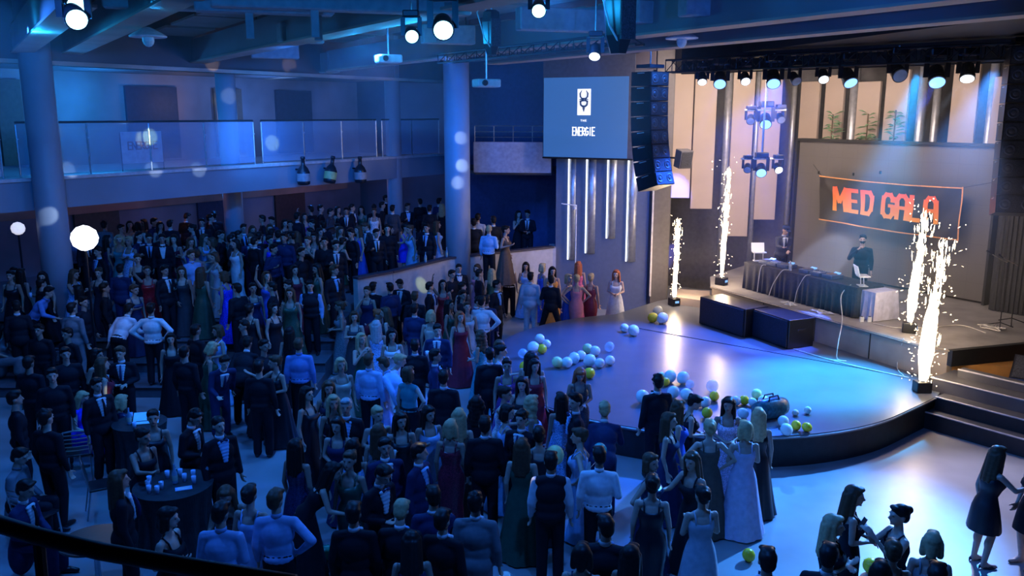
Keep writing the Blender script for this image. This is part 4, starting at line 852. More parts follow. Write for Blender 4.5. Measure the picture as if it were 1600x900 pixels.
for dx, dy, k_, lb_ in [(-.34, .02, 'glass', 'glass nearest the left rim of the crowded cocktail table'), (-.30, -.12, 'glass', 'glass at the lower left rim of the crowded cocktail table'), (-.10, -.16, 'glass', 'glass at the front of the crowded cocktail table'), (-.10, -.30, 'glass', 'frontmost glass on the crowded cocktail table'), (.0, .26, 'glass', 'glass at the back of the crowded cocktail table'),
                        (-.16, .20, 'glass', 'glass behind left on the crowded cocktail table'), (.12, .1, 'glass', 'glass right of the middle on the crowded cocktail table'), (.20, .22, 'glass', 'glass at the back right of the crowded cocktail table'), (.40, .18, 'bottle', 'bottle on the right rim of the crowded cocktail table'), (.28, .02, 'glass', 'glass near the right of the crowded cocktail table'),
                        (-.22, -.28, 'glass', 'glass at the lower left front of the crowded cocktail table'), (.02, .02, 'bottle', 'bottle in the middle of the crowded cocktail table')]:
    glass_on(p1, dx, dy, .95, k_, lb_, 'glasses and bottles on the crowded cocktail table')
o = MB().box((0, 0, .004), (.22, .12, .006)).build('menu_card', mat('card_blue', (.35, .55, .9), .4), loc=(p1.x+.2, p1.y-.15, p1.z+.957), label='pale card lying on the crowded cocktail table', cat='card'); o.rotation_euler.z = .4; MB().box((0, 0, .009), (.16, .08, .002)).build('card_print', M_white, o)
t2, p2_ = cloth_table(218, 660, .95, .42, 'small cocktail table with a bright paper, left of the central aisle')
o = MB().box((0, 0, .0), (.40, .26, .01), m=Matrix.Rotation(.5, 4, 'X')).build('menu_card', mat('card_cyan_lit', (.25, .62, .9), .4, emit=(.05, .3, .6), es=.3), loc=(p2_.x+.12, p2_.y, 1.03), label='bright cyan-lit paper menu standing on the small cocktail table', cat='card'); o.rotation_euler.z = .25; MB().box((0, -.06, -.05), (.3, .02, .05)).build('card_stand', M_black, o)  # cyan light on the paper put in as a faint glow
for dx, dy, k_, lb_ in [(-.12, -.1, 'bottle', 'bottle left of the bright paper on the small cocktail table'), (.05, -.3, 'glass', 'glass in front of the bright paper on the small cocktail table'), (-.2, .15, 'glass', 'glass at the back left beside the bright paper'), (.12, .25, 'glass', 'glass right behind the bright paper')]: glass_on(p2_, dx, dy, .95, k_, lb_, 'drinks on the small cocktail table')
cloth_table(148, 842, .74, .42, 'low dark round table at the lower left beside the metal chair', low=True)
for x, y, lb_, z in [(268, 424, 'cocktail table where the woman in the maroon top stands', 0), (160, 585, 'cocktail table left of the men in white shirts', 0), (415, 600, 'cocktail table with a small bowl left of the man in the blue shirt', 0)]:
    tt, pp = cloth_table(x, y, 1.0, .36, lb_, z); glass_on(pp, .1, 0, 1.0, 'glass', 'glass on the '+lb_[:44].rsplit(' ', 1)[0], None)
# bottles on the terrace parapet
for dx, lb_ in [(663, 'bottle standing on the parapet, right of the woman in the light blue dress'), (698, 'bottle standing on the parapet against the thick column')]:
    f_ = (dx-610)/90; q_ = TW[2].lerp(TW[3], f_); q_.z = 1.0; glass_on(q_, 0, 0, .915, 'bottle', lb_, 'bottles on the parapet')
# ---- metal chairs
def make_chair(x, y, rz, label, z=0):
    p = G(x, y, z); t = empty('metal_chair', p, rz, label=label, cat='chair', group='metal chairs at the lower left')
    o = MB().box((0, 0, .455), (.42, .42, .035)).build('seat', M_blackg, t); bevel(o, .015)
    for sx in (-1, 1):
        MB().tube([(sx*.19, -.19, .44), (sx*.205, -.22, 0)], .013, 8).build('leg', M_chrome, t)
        MB().tube([(sx*.19, .27, 0), (sx*.19, .19, .44), (sx*.19, .23, .68), (sx*.18, .27, .9)], .013, 8).build('leg', M_chrome, t)
    for zz in (.56, .63, .70, .77, .84): MB().tube([(-.185, .2+(zz-.44)*.15, zz), (0, .225+(zz-.44)*.15, zz), (.185, .2+(zz-.44)*.15, zz)], .009, 6).build('back_slat', M_chrome, t)
    MB().tube([(-.18, .27, .9), (0, .285, .92), (.18, .27, .9)], .013, 8).build('top_rail', M_chrome, t)
    return t
make_chair(128, 745, R(200), 'metal chair under the seated woman in the blue dress')
make_chair(166, 800, R(120), 'metal chair with a slatted back turned away, behind the dark round table')
make_chair(62, 850, R(160), 'metal slatted chair at the lower left edge')
make_chair(98, 600, R(180), 'metal chair standing in the dark behind the seated blonde woman')
# ---- the photographer's own balcony rail, dark and close
pts_ = [D(-60, 800, 2.2), D(60, 838, 2.15), D(160, 862, 2.1), D(300, 886, 2.05), D(460, 912, 2.0)]
t = empty('balcony_rail', (pts_[2].x, pts_[2].y, 4.4), 0, label='dark near handrail of the balcony crossing the lower left corner', cat='railing')
off = Vector((pts_[2].x, pts_[2].y, 4.4)); MB().tube([q_-off for q_ in pts_], .024, 12).build('handrail', M_black, t, smooth=True)
for q_ in (pts_[1], pts_[3]):
    MB().tube([q_-off, Vector((q_.x-off.x-.02, q_.y-off.y, -.3))], .016, 8).build('post', M_black, t)

# haze hanging over the stage, lit only by the lamps that shine through it
m = bpy.data.materials.new('stage_haze'); m.use_nodes = True; nt = m.node_tree; nt.nodes.clear()
o_ = nt.nodes.new('ShaderNodeOutputMaterial'); v_ = nt.nodes.new('ShaderNodeVolumeScatter'); v_.inputs['Density'].default_value = HAZE; v_.inputs['Anisotropy'].default_value = .25
nt.links.new(v_.outputs[0], o_.inputs['Volume'])
MB().prism([(3.2, 23.0), (8.6, 14.6), (13.8, 16.4), (13.0, 23), (8.4, 27), (5.0, 25.3)], 1.9, 7.02).build('stage_haze', m, label='thin haze hanging under the stage truss where the lamp beams show', cat='haze', kind='stuff')
m2 = m.copy(); m2.name = 'lens_glow_haze'; [n_ for n_ in m2.node_tree.nodes if n_.type == 'VOLUME_SCATTER'][0].inputs['Density'].default_value = .008  # added haze volume imitating lens glow at the cyan lamps
MB().box((-4.2, 14.2, 6.9), (13.5, 9.5, 2.4)).build('lens_glow_haze', m2, label='thin added haze imitating lens glow around the cyan ceiling lamps', cat='haze', kind='stuff')
# ================================================================== PEOPLE
M_skin = mat('skin', rough=.5, objcol=True, var=.05, scale=20)
M_eye = mat('eye_dark', (.02, .015, .015), .3, var=0); M_lip = mat('lips', (.35, .08, .08), .4, var=0)
M_hair = mat('hair', rough=.45, objcol=True, var=.18, scale=30, bump=.3)
M_fab = mat('fabric', rough=.75, objcol=True, var=.12, scale=14, bump=.15)
M_sat = mat('satin', rough=.38, objcol=True, var=.18, scale=10, bump=.15)
M_seq = mat('sequins', rough=.28, objcol=True, var=.7, scale=70, bump=.6)
M_shoe = mat('shoe_leather', rough=.3, objcol=True, var=.1)
def blob(mb, voxel, it=3, name='m', fine=None):
    me = bpy.data.meshes.new('t'); me.from_pydata(mb.v, [], mb.f)
    bm = bmesh.new(); bm.from_mesh(me); bmesh.ops.recalc_face_normals(bm, faces=bm.faces); bm.to_mesh(me); bm.free()
    o = bpy.data.objects.new('t', me); C.objects.link(o)
    r_ = o.modifiers.new('r', 'REMESH'); r_.mode = 'VOXEL'; r_.voxel_size = voxel; r_.use_smooth_shade = True
    if it: s_ = o.modifiers.new('s', 'SMOOTH'); s_.factor = .5; s_.iterations = it
    dg = bpy.context.evaluated_depsgraph_get(); m2 = bpy.data.meshes.new_from_object(o.evaluated_get(dg)); m2.name = name
    bpy.data.objects.remove(o); bpy.data.meshes.remove(me); m2.materials.clear()
    return m2
# poses: lean, head pitch, head yaw, right arm (elbow, wrist), left arm, legs
A_ = {'down': ((.05, .02, -.28), (.06, -.05, -.52)), 'front': ((.05, .0, -.27), (-.09, -.20, -.30)), 'glass': ((.06, .03, -.26), (.00, -.22, -.18)),
      'cross': ((.05, -.03, -.26), (-.17, -.19, -.19)), 'hip': ((.20, .08, -.20), (.02, -.03, -.41)), 'mouth': ((.08, -.14, -.22), (-.10, -.19, .03)),
      'up': ((.12, -.10, .22), (.10, -.16, .46)), 'photo': ((.07, -.16, -.20), (-.06, -.33, .05)), 'reach': ((.06, -.20, -.17), (.03, -.43, -.10)), 'side': ((.22, -.06, -.15), (.40, -.16, -.06)),
      'back': ((.08, .10, -.25), (-.10, .14, -.40)), 'lap': ((.05, -.05, -.27), (-.05, -.26, -.36)), 'half': ((.18, -.08, -.18), (.22, -.20, .05))}
POSE = {'stand': (0, 0, 0, 'down', 'down', 0), 'turn': (0, .05, .5, 'down', 'down', 0), 'relax': (.02, .1, .25, 'glass', 'down', 0), 'phone': (.08, .45, 0, 'front', 'front', 0), 'clasp': (.02, .1, -.2, 'front', 'front', 0),
        'cross': (0, .05, .2, 'cross', 'cross', 0), 'hip': (0, 0, -.3, 'hip', 'down', 0), 'drink': (0, -.05, 0, 'mouth', 'down', 0), 'raise': (0, -.15, .2, 'up', 'down', 0), 'cheer': (0, -.2, 0, 'up', 'half', 0),
        'photo': (0, .05, 0, 'photo', 'photo', 0), 'reach': (.10, .1, .2, 'reach', 'down', 0), 'side': (.05, .1, -.5, 'side', 'front', 0), 'lean': (.62, .1, 0, 'reach', 'down', 0), 'wide': (0, 0, .4, 'down', 'glass', 1),
        'sit': (.12, .25, 0, 'lap', 'lap', 2), 'dj': (.22, .3, .1, 'reach', 'front', 0), 'hands': (0, 0, 0, 'back', 'back', 0), 'elbows': (0, .1, 0, 'hip', 'hip', 0)}
def skel(sex, pose):
    lean, hp, hy, ra, la_, legs = POSE[pose]; f_ = sex == 'f'; k = .944 if f_ else 1.0; S = {}
    sit = legs == 2; dzv = -.44 if sit else 0
    U = Matrix.Translation((0, 0, .95*k+dzv)) @ Matrix.Rotation(lean, 4, 'X') @ Matrix.Translation((0, 0, -.95*k))
    Hd = U @ Matrix.Translation((0, .005, 1.53*k)) @ Matrix.Rotation(hy, 4, 'Z') @ Matrix.Rotation(hp-lean*.6, 4, 'X') @ Matrix.Translation((0, -.005, -1.53*k))
    S['U'], S['H'], S['k'], S['f'], S['sit'] = U, Hd, k, f_, sit
    sw = .150 if f_ else .178; ak = .93 if f_ else 1
    for s, nm in ((-1, ra), (1, la_)):
        e, w_ = A_[nm]; sh = Vector((s*sw, .005, 1.405*k))
        S['sh', s] = U @ sh; S['el', s] = U @ (sh+Vector((s*e[0], e[1], e[2]))*ak); S['wr', s] = U @ (sh+Vector((s*w_[0], w_[1], w_[2]))*ak); S['arm', s] = nm
        spread = .10 if legs == 1 else 0
        S['hip', s] = Vector((s*.085, 0, .92*k+dzv))
        if sit: S['kn', s] = Vector((s*.10, -.42, .50*k)); S['an', s] = Vector((s*.10, -.40, .09))
        else: S['kn', s] = Vector((s*(.095+spread), -.02 if s > 0 else -.045, .50*k)); S['an', s] = Vector((s*(.10+2.2*spread), .02, .085))
    return S
def hand(mb, w_, d, s, curl=.5, palm=None):
    d = d.normalized(); side = Vector((0, 0, 1)).cross(d); side = side.normalized() if side.length > .2 else Vector((0, -1, 0))
    nrm = side.cross(d).normalized()
    wv = nrm if abs(nrm.y) > .5 or abs(d.z) > .7 else side       # width axis of the palm
    if abs(d.z) > .6: wv = Vector((0, -1, 0)) - d*Vector((0, -1, 0)).dot(d); wv.normalize()
    pn_ = d.cross(wv).normalized()*(-s)
    pc = w_+d*.045
    for q_ in (-.022, 0, .022): mb.cap(w_+wv*q_*.5, w_+d*.075+wv*q_, .017, .014, 8, 2)
    for i, (q_, L) in enumerate([(-.030, .058), (-.010, .072), (.010, .076), (.030, .066)]):
        b_ = w_+d*.082+wv*q_; m1 = b_+(d+pn_*curl*.5).normalized()*L*.55; e_ = m1+(d*.75+pn_*curl*1.5).normalized()*L*.5
        mb.cap(b_-d*.012, m1, .0105, .0100, 8, 2); mb.cap(m1, e_, .0100, .0085, 8, 2)
    b_ = w_+d*.025+wv*.024; m1 = b_+(d*.6+wv*.75+pn_*.3).normalized()*.045; e_ = m1+(d*.9+wv*.25+pn_*.5).normalized()*.032
    mb.cap(b_, m1, .013, .0115, 8, 2); mb.cap(m1, e_, .0115, .009, 8, 2)
_mc = {}
def body_mesh(sex, pose):
    key = ('b', sex, pose)
    if key in _mc: return _mc[key]
    S = skel(sex, pose); U, Hd, k, f_ = S['U'], S['H'], S['k'], S['f']; mb = MB()
    g_ = .88 if f_ else 1.0
    def e(c, r, M=U): mb.ell((0, 0, 0), r, 14, M @ Matrix.Translation(c))
    def c_(a, b, ra, rb, M=U): mb.cap(M @ Vector(a), M @ Vector(b), ra, rb, 12, 3)
    e((0, .01, .955*k), (.155, .112, .11*k)); e((0, 0, 1.08*k), (.118 if f_ else .145, .088 if f_ else .10, .13)); e((0, .005, 1.26*k), (.14 if f_ else .168, .10 if f_ else .112, .17*k))
    for s in (-1, 1):
        c_((0, .015, 1.42*k), (s*(.125 if f_ else .145), .008, 1.395*k), .048*g_, .046*g_)
        c_((0, .012, 1.48*k), (s*.09, .012, 1.415*k), .034, .034)
        if f_: e((s*.058, -.058, 1.25*k), (.048, .048, .05))
    c_((0, .015, 1.42*k), (0, .0, 1.56*k), .056*g_, .052*g_)
    hz = 1.665*k
    e((0, .005, hz+.012), (.073, .092, .098), Hd); e((0, -.035, hz-.055), (.050, .052, .056), Hd); e((0, -.012, hz-.03), (.062, .07, .07), Hd)
    c_((0, -.088, hz+.012), (0, -.106, hz-.022), .009, .0145, Hd); e((0, -.080, hz-.055), (.024, .018, .014), Hd); e((0, -.078, hz-.092), (.020, .016, .014), Hd)
    for s in (-1, 1): e((s*.074, .012, hz-.01), (.010, .019, .030), Hd); e((s*.03, -.078, hz+.030), (.022, .012, .009), Hd)
    for s in (-1, 1):
        sh, el, wr = S['sh', s], S['el', s], S['wr', s]
        mb.cap(sh, el, .047*g_, .037*g_, 12, 3); mb.cap(el, wr, .038*g_, .024*g_, 12, 3); mb.ell(el.lerp(wr, .25), (.036*g_,)*3, 10)
        hand(mb, wr, (wr-el), s, 1.0 if S['arm', s] in ('glass', 'mouth', 'photo', 'front') else .45)
        h_, kn, an = S['hip', s], S['kn', s], S['an', s]
        mb.cap(h_, kn, .082, .052, 12, 3); mb.cap(kn, an, .052, .034, 12, 3); mb.ell(kn.lerp(an, .3)+Vector((0, .015, 0)), (.047, .05, .09), 10)
        mb.cap(an, an+Vector((s*.012, -.06, -.04)), .034, .032, 10, 3); mb.cap(an+Vector((0, .02, -.045)), an+Vector((s*.015, -.145, -.052)), .034, .026, 10, 3)
    me = blob(mb, .0115, 2, 'person_body'); 
    for m_ in (M_skin, M_eye, M_lip): me.materials.append(m_)
    iv = Hd.inverted()
    for p in me.polygons:
        if p.center.z < 1.0 and not S['sit']: continue
        q_ = iv @ p.center
        if q_.y < -.055 and abs(q_.z-hz) < .09:
            if (abs(abs(q_.x)-.031)/.011)**2+((q_.z-(hz+.008))/.008)**2 < 1: p.material_index = 1
            elif (q_.x/.022)**2+((q_.z-(hz-.058))/.009)**2 < 1: p.material_index = 2
    _mc[key] = me; return me
def sleeves(mb, S, r0, r1, r2, t=.93):
    for s in (-1, 1):
        sh, el, wr = S['sh', s], S['el', s], S['wr', s]
        mb.ell(sh, (r0*1.02,)*3, 12); mb.cap(sh, el, r0, r1, 12, 3)
        if t > 0: mb.cap(el, el.lerp(wr, t), r1, r2, 12, 2)
def legs_(mb, S, r0, r1, r2):
    for s in (-1, 1):
        h_, kn, an = S['hip', s], S['kn', s], S['an', s]
        mb.cap(h_, kn, r0, r1, 12, 3); mb.cap(kn, an+Vector((0, 0, .0)), r1, r2, 12, 2)
def torso(mb, S, inf, zlo, flare=0):
    U, k, f_ = S['U'], S['k'], S['f']
    def e(c, r): mb.ell((0, 0, 0), r, 16, U @ Matrix.Translation(c))
    w_ = .122 if f_ else .156
    e((0, .005, 1.26*k), ((.142 if f_ else .170)+inf, (.102 if f_ else .114)+inf, .18*k)); e((0, 0, 1.08*k), (w_+inf, .10+inf, .17))
    if zlo < 1.0: 
        hgt = max(.06, (1.02*k-zlo)/1.0); e((0, .008, zlo+hgt*.62), (.158+inf+flare, .118+inf+flare, hgt*.62))
    for s in (-1, 1): mb.cap(U @ Vector((0, .015, 1.435*k)), U @ Vector((s*(.13 if f_ else .155), .008, 1.405*k)), .052+inf*.5, .050+inf*.5, 12, 3)
    if f_:
        for s in (-1, 1): e((s*.062, -.074, 1.25*k), (.060+inf*.5,)*3)
def gown_mesh(S, kind):
    U, k = S['U'], S['k']; mb = MB(); n = 56
    top = 1.33
    rings = {'gown': [(1.335, .132, .104, -.008), (1.30, .148, .128, -.016), (1.25, .152, .138, -.020), (1.19, .138, .112, -.008), (1.08, .124, .094, 0), (.98, .160, .122, .006), (.88, .182, .142, .008), (.70, .205, .175, .008), (.45, .240, .215, .01), (.22, .272, .250, .015), (.025, .305, .290, .02)],
             'tight': [(1.335, .132, .104, -.008), (1.30, .148, .128, -.016), (1.25, .152, .138, -.020), (1.19, .138, .112, -.008), (1.08, .122, .092, 0), (.98, .164, .124, .006), (.88, .184, .140, .008), (.70, .178, .135, .004), (.48, .150, .125, 0), (.25, .160, .150, .012), (.03, .215, .230, .03)],
             'short': [(1.335, .132, .104, -.008), (1.30, .148, .128, -.016), (1.25, .152, .138, -.020), (1.19, .138, .112, -.008), (1.08, .122, .092, 0), (.98, .160, .122, .006), (.88, .186, .146, .008), (.76, .200, .165, .006), (.62, .215, .185, .004), (.56, .220, .190, .004)]}[kind]
    amp = {'gown': .055, 'tight': .025, 'short': .035}[kind]
    vs = []; fs = []
    for z, rx, ry, yo in rings:
        f_ = max(0, (.95-z)/.95); M = U if z > .93 else Matrix.Identity(4)
        for i in range(n):
            a_ = 2*PI*i/n; w_ = 1+amp*f_*math.sin(a_*9+2*math.sin(a_*2))+amp*.5*f_*math.sin(a_*17)
            zz = z*k if z > .05 else z
            if z > 1.3: zz += .02*math.cos(2*a_)
            c9, s9 = math.cos(a_), math.sin(a_)
            if z > 1.15: c9 = math.copysign(abs(c9)**.8, c9); s9 = math.copysign(abs(s9)**.8, s9)
            vs.append(M @ Vector((rx*w_*c9, ry*w_*s9+yo, zz)))
    m_ = len(rings)
    for j in range(m_-1):
        for i in range(n): i2 = (i+1) % n; fs.append((j*n+i, j*n+i2, (j+1)*n+i2, (j+1)*n+i))
    mb._add(vs, fs)
    for s in (-1, 1):
        mb.tube([U @ Vector((s*.085, -.085, 1.30*k)), U @ Vector((s*.092, -.055, 1.40*k)), U @ Vector((s*.088, .015, 1.462*k)), U @ Vector((s*.082, .07, 1.38*k)), U @ Vector((s*.08, .088, 1.29*k))], .011, 6)
    me = mb.mesh('gown', M_fab, True); return me
def sub(me):
    return me
def cloth_mesh(sex, pose, part):
    key = (sex, pose, part)
    if key in _mc: return _mc[key]
    S = skel(sex, pose); U, k, sit = S['U'], S['k'], S['sit']; mb = MB()
    if part in ('gown', 'tight', 'short') and not sit: me = gown_mesh(S, part)
    elif part in ('gown', 'tight', 'short'):
        torso(mb, S, .012, .50*k); legs_z = .12
        for s in (-1, 1): mb.cap(S['hip', s], S['kn', s], .13, .10, 12, 3); mb.cap(S['kn', s], S['an', s]+Vector((0, 0, .12)), .10, .12, 12, 2)
        me = blob(mb, .018, 3)
    else:
        if part == 'trousers':
            mb.ell((0, .008, S['hip', 1].z+.04), (.172, .128, .13), 14); legs_(mb, S, .098, .076, .068)
            v = .018
        elif part == 'jacket': torso(mb, S, .018, .76 if not sit else .46, .010); sleeves(mb, S, .059, .053, .041, .92); v = .017
        elif part == 'shirt': torso(mb, S, .016, .88 if not sit else .48); sleeves(mb, S, .060, .054, .036, .92); v = .017
        elif part == 'waistcoat': torso(mb, S, .032, .84); v = .017
        elif part == 'blouse': torso(mb, S, .012, .92*k); v = .017
        elif part == 'sleeved': torso(mb, S, .014, .92*k); sleeves(mb, S, .052, .046, .032, .92); v = .017
        if part == 'waistcoat':
            pass
        me = blob(mb, v, 3)
    if not me.materials: me.materials.append(M_fab)
    _mc[key] = me; return me
def small_mesh(sex, pose, part):
    key = (sex, pose, part)
    if key in _mc: return _mc[key]
    S = skel(sex, pose); U, k = S['U'], S['k']; mb = MB()
    if part == 'shirt_front':
        for t_ in range(7):
            z = 1.44-t_*.045; w_ = .058-.0075*t_; yy = -.128-.018*math.sin(min(1, t_/3.5)*PI/2)-.004
            mb.cap(U @ Vector((-w_, yy+.03+.3*w_, z*k)), U @ Vector((w_, yy+.03+.3*w_, z*k)), .026, .026, 8, 2)
        me = blob(mb, .012, 2); me.materials.append(M_fab)
    elif part == 'collar': 
        mb.lathe([(.060, 0), (.056, .045), (.052, .045), (.054, 0)], (0, 0, 0), 20, U @ Matrix.Translation((0, .008, 1.475*k))); me = mb.mesh('collar', M_fab, True)
    elif part == 'tie':
        mb.tube([U @ Vector((0, -.115, 1.455*k)), U @ Vector((0, -.150, 1.38*k)), U @ Vector((0, -.172, 1.28*k)), U @ Vector((0, -.168, 1.17*k))], [.014, .017, .024, .020], 6); me = mb.mesh('tie', M_fab, True)
    elif part == 'bow_tie':
        for s in (-1, 1): mb.lathe([(.006, 0), (.024, .045), (.003, .05)], (0, 0, 0), 8, U @ Matrix.Translation((0, -.105, 1.468*k)) @ Matrix.Rotation(s*PI/2, 4, 'Y'))
        me = mb.mesh('bow_tie', M_fab, True)
    elif part == 'belt':
        mb.lathe([(.160, 0), (.163, .0), (.163, .04), (.160, .04)], (0, .006, .93*k), 28, sy=.75); me = mb.mesh('belt', M_shoe, True)
    elif part == 'shoe_r' or part == 'shoe_l':
        s = -1 if part[-1] == 'r' else 1; an = S['an', s]; f_ = sex == 'f'
        if f_:
            mb.cap(an+Vector((0, .03, -.045)), an+Vector((s*.012, -.03, -.058)), .026, .028, 10, 2); mb.cap(an+Vector((s*.012, -.06, -.058)), an+Vector((s*.016, -.155, -.060)), .036, .020, 10, 2); mb.tube([an+Vector((0, .045, -.04)), an+Vector((0, .055, -.085))], [.016, .007], 8)
        else:
            mb.cap(an+Vector((0, .025, -.042)), an+Vector((s*.014, -.08, -.046)), .042, .042, 10, 2); mb.cap(an+Vector((s*.014, -.08, -.048)), an+Vector((s*.018, -.17, -.055)), .042, .028, 10, 2); mb.cap(an+Vector((0, .01, -.03)), an+Vector((0, .0, .02)), .040, .042, 10, 2)
        for i, v in enumerate(mb.v):
            if v[2] < .002: mb.v[i] = (v[0], v[1], .002)
        me = mb.mesh('shoe', M_shoe, True)
    _mc[key] = me; return me
def hair_mesh(style):          # in the head's own frame (male head height; origin at the head's centre)
    key = ('h', style)
    if key in _mc: return _mc[key]
    mb = MB(); rr = random.Random(hash(style) % 97 if False else len(style)*7)
    def e(c, r): mb.ell((0, 0, 0), r, 12, Matrix.Translation(c))
    def c_(a, b, ra, rb): mb.cap(a, b, ra, rb, 10, 2)
    e((0, .022, .045), (.083, .094, .082)); e((0, .055, -.005), (.072, .055, .085))
    if style != 'buzz': e((0, -.045, .092), (.058, .045, .026))
    if style == 'short': c_((-.05, -.05, .095), (.045, -.06, .10), .028, .024); e((0, .0, .105), (.065, .075, .03))
    elif style == 'quiff': c_((-.045, -.055, .105), (.04, -.07, .115), .034, .03); e((.01, -.01, .115), (.06, .07, .035))
    elif style == 'curly':
        for i in range(26): a_ = rr.uniform(0, 2*PI); t_ = rr.uniform(.1, 1.0); e((.075*math.sin(a_)*t_, .03+.08*math.cos(a_)*t_-.01, .06+.06*(1-t_)+rr.uniform(-.03, .02)), (.028,)*3)
    elif style == 'long':
        for s in (-1, 1): c_((s*.055, .04, .03), (s*.078, .062, -.28), .045, .034); c_((s*.072, -.005, .03), (s*.088, -.01, -.22), .026, .022); c_((s*.035, .07, 0), (s*.05, .10, -.34), .042, .022)
        c_((0, .075, 0), (0, .105, -.33), .05, .03)
    elif style == 'wavy':
        for s in (-1, 1):
            for j in range(5): z = .02-j*.07; w_ = .072+.016*math.sin(j*2.1)+.004*j; e((s*w_, .035, z), (.042, .048, .05)); e((s*(w_+.012), -.012, z-.02), (.024, .024, .045))
            e((s*.045, .09, -.30), (.04, .035, .06))
        for j in range(6): e((.012*math.sin(j*2), .085, .0-j*.06), (.065, .04, .05))
    elif style == 'bob':
        for s in (-1, 1): c_((s*.060, .03, .02), (s*.072, .03, -.11), .040, .036); c_((s*.074, -.01, .02), (s*.080, -.02, -.09), .022, .020)
        c_((0, .065, 0), (0, .075, -.10), .055, .045)
    elif style == 'bun': e((0, .105, .055), (.045, .042, .042)); e((0, .085, .02), (.035, .03, .03))
    elif style == 'updo': e((0, .085, .035), (.062, .048, .06)); e((.02, .10, .075), (.035, .035, .03)); e((-.02, .10, .0), (.035, .03, .03))
    elif style == 'pony': e((0, .10, .05), (.03, .035, .03)); c_((0, .115, .05), (0, .15, -.06), .030, .034); c_((0, .15, -.06), (0, .125, -.26), .034, .014)
    elif style == 'flatcap': 
        mb = MB(); mb.lathe([(.085, 0), (.092, .02), (.088, .06), (.05, .085), (.002, .09)], (0, .01, .045), 20, sy=1.12); mb._add(*( [(-.06, -.08, .05), (.06, -.08, .05), (.045, -.155, .035), (-.045, -.155, .035), (-.06, -.08, .062), (.06, -.08, .062), (.045, -.155, .046), (-.045, -.155, .046)], [(0,3,2,1),(4,5,6,7),(0,1,5,4),(1,2,6,5),(2,3,7,6),(3,0,4,7)] ))
        me = mb.mesh('cap', M_fab, False); _mc[key] = me; return me
    if style == 'tall':
        pass
    me = blob(mb, .011, 2); me.materials.append(M_hair); 
    _mc[key] = me; return me
COL = {'black': (.012, .012, .018), 'navy': (.018, .03, .09), 'charcoal': (.05, .05, .06), 'grey': (.20, .20, .22), 'light grey': (.50, .50, .58), 'white': (.72, .72, .76), 'pale blue': (.30, .42, .68), 'blue': (.05, .12, .55), 'royal blue': (.02, .05, .80),
       'teal': (.05, .30, .34), 'green': (.03, .085, .055), 'emerald': (.02, .14, .09), 'red': (.48, .02, .03), 'maroon': (.22, .02, .04), 'pink': (.75, .25, .32), 'rose': (.55, .10, .20), 'lilac': (.60, .50, .66), 'purple': (.16, .05, .26), 'silver': (.45, .47, .52), 'beige': (.48, .40, .32), 'brown': (.14, .09, .07),
       'orange': (.6, .25, .06), 'light blue': (.35, .55, .85), 'gold': (.45, .33, .12)}
HC = {'k': ('dark', (.018, .013, .012)), 'b': ('brown', (.10, .05, .028)), 'y': ('blond', (.48, .34, .18)), 'r': ('red', (.40, .10, .04)), 'w': ('grey', (.4, .4, .4))}
SKN = [(.52, .33, .25), (.46, .28, .21), (.56, .37, .28), (.38, .23, .17)]
def child(me, par, name, col=None, M=None, label=None, m=None):
    o = bpy.data.objects.new(name, me); C.objects.link(o); o.parent = par
    if col: o.color = (*col, 1)
    if M is not None: o.matrix_local = M
    if label: o['label'] = label
    if m is not None: o.material_slots[0].link = 'OBJECT'; o.material_slots[0].material = m
    return o
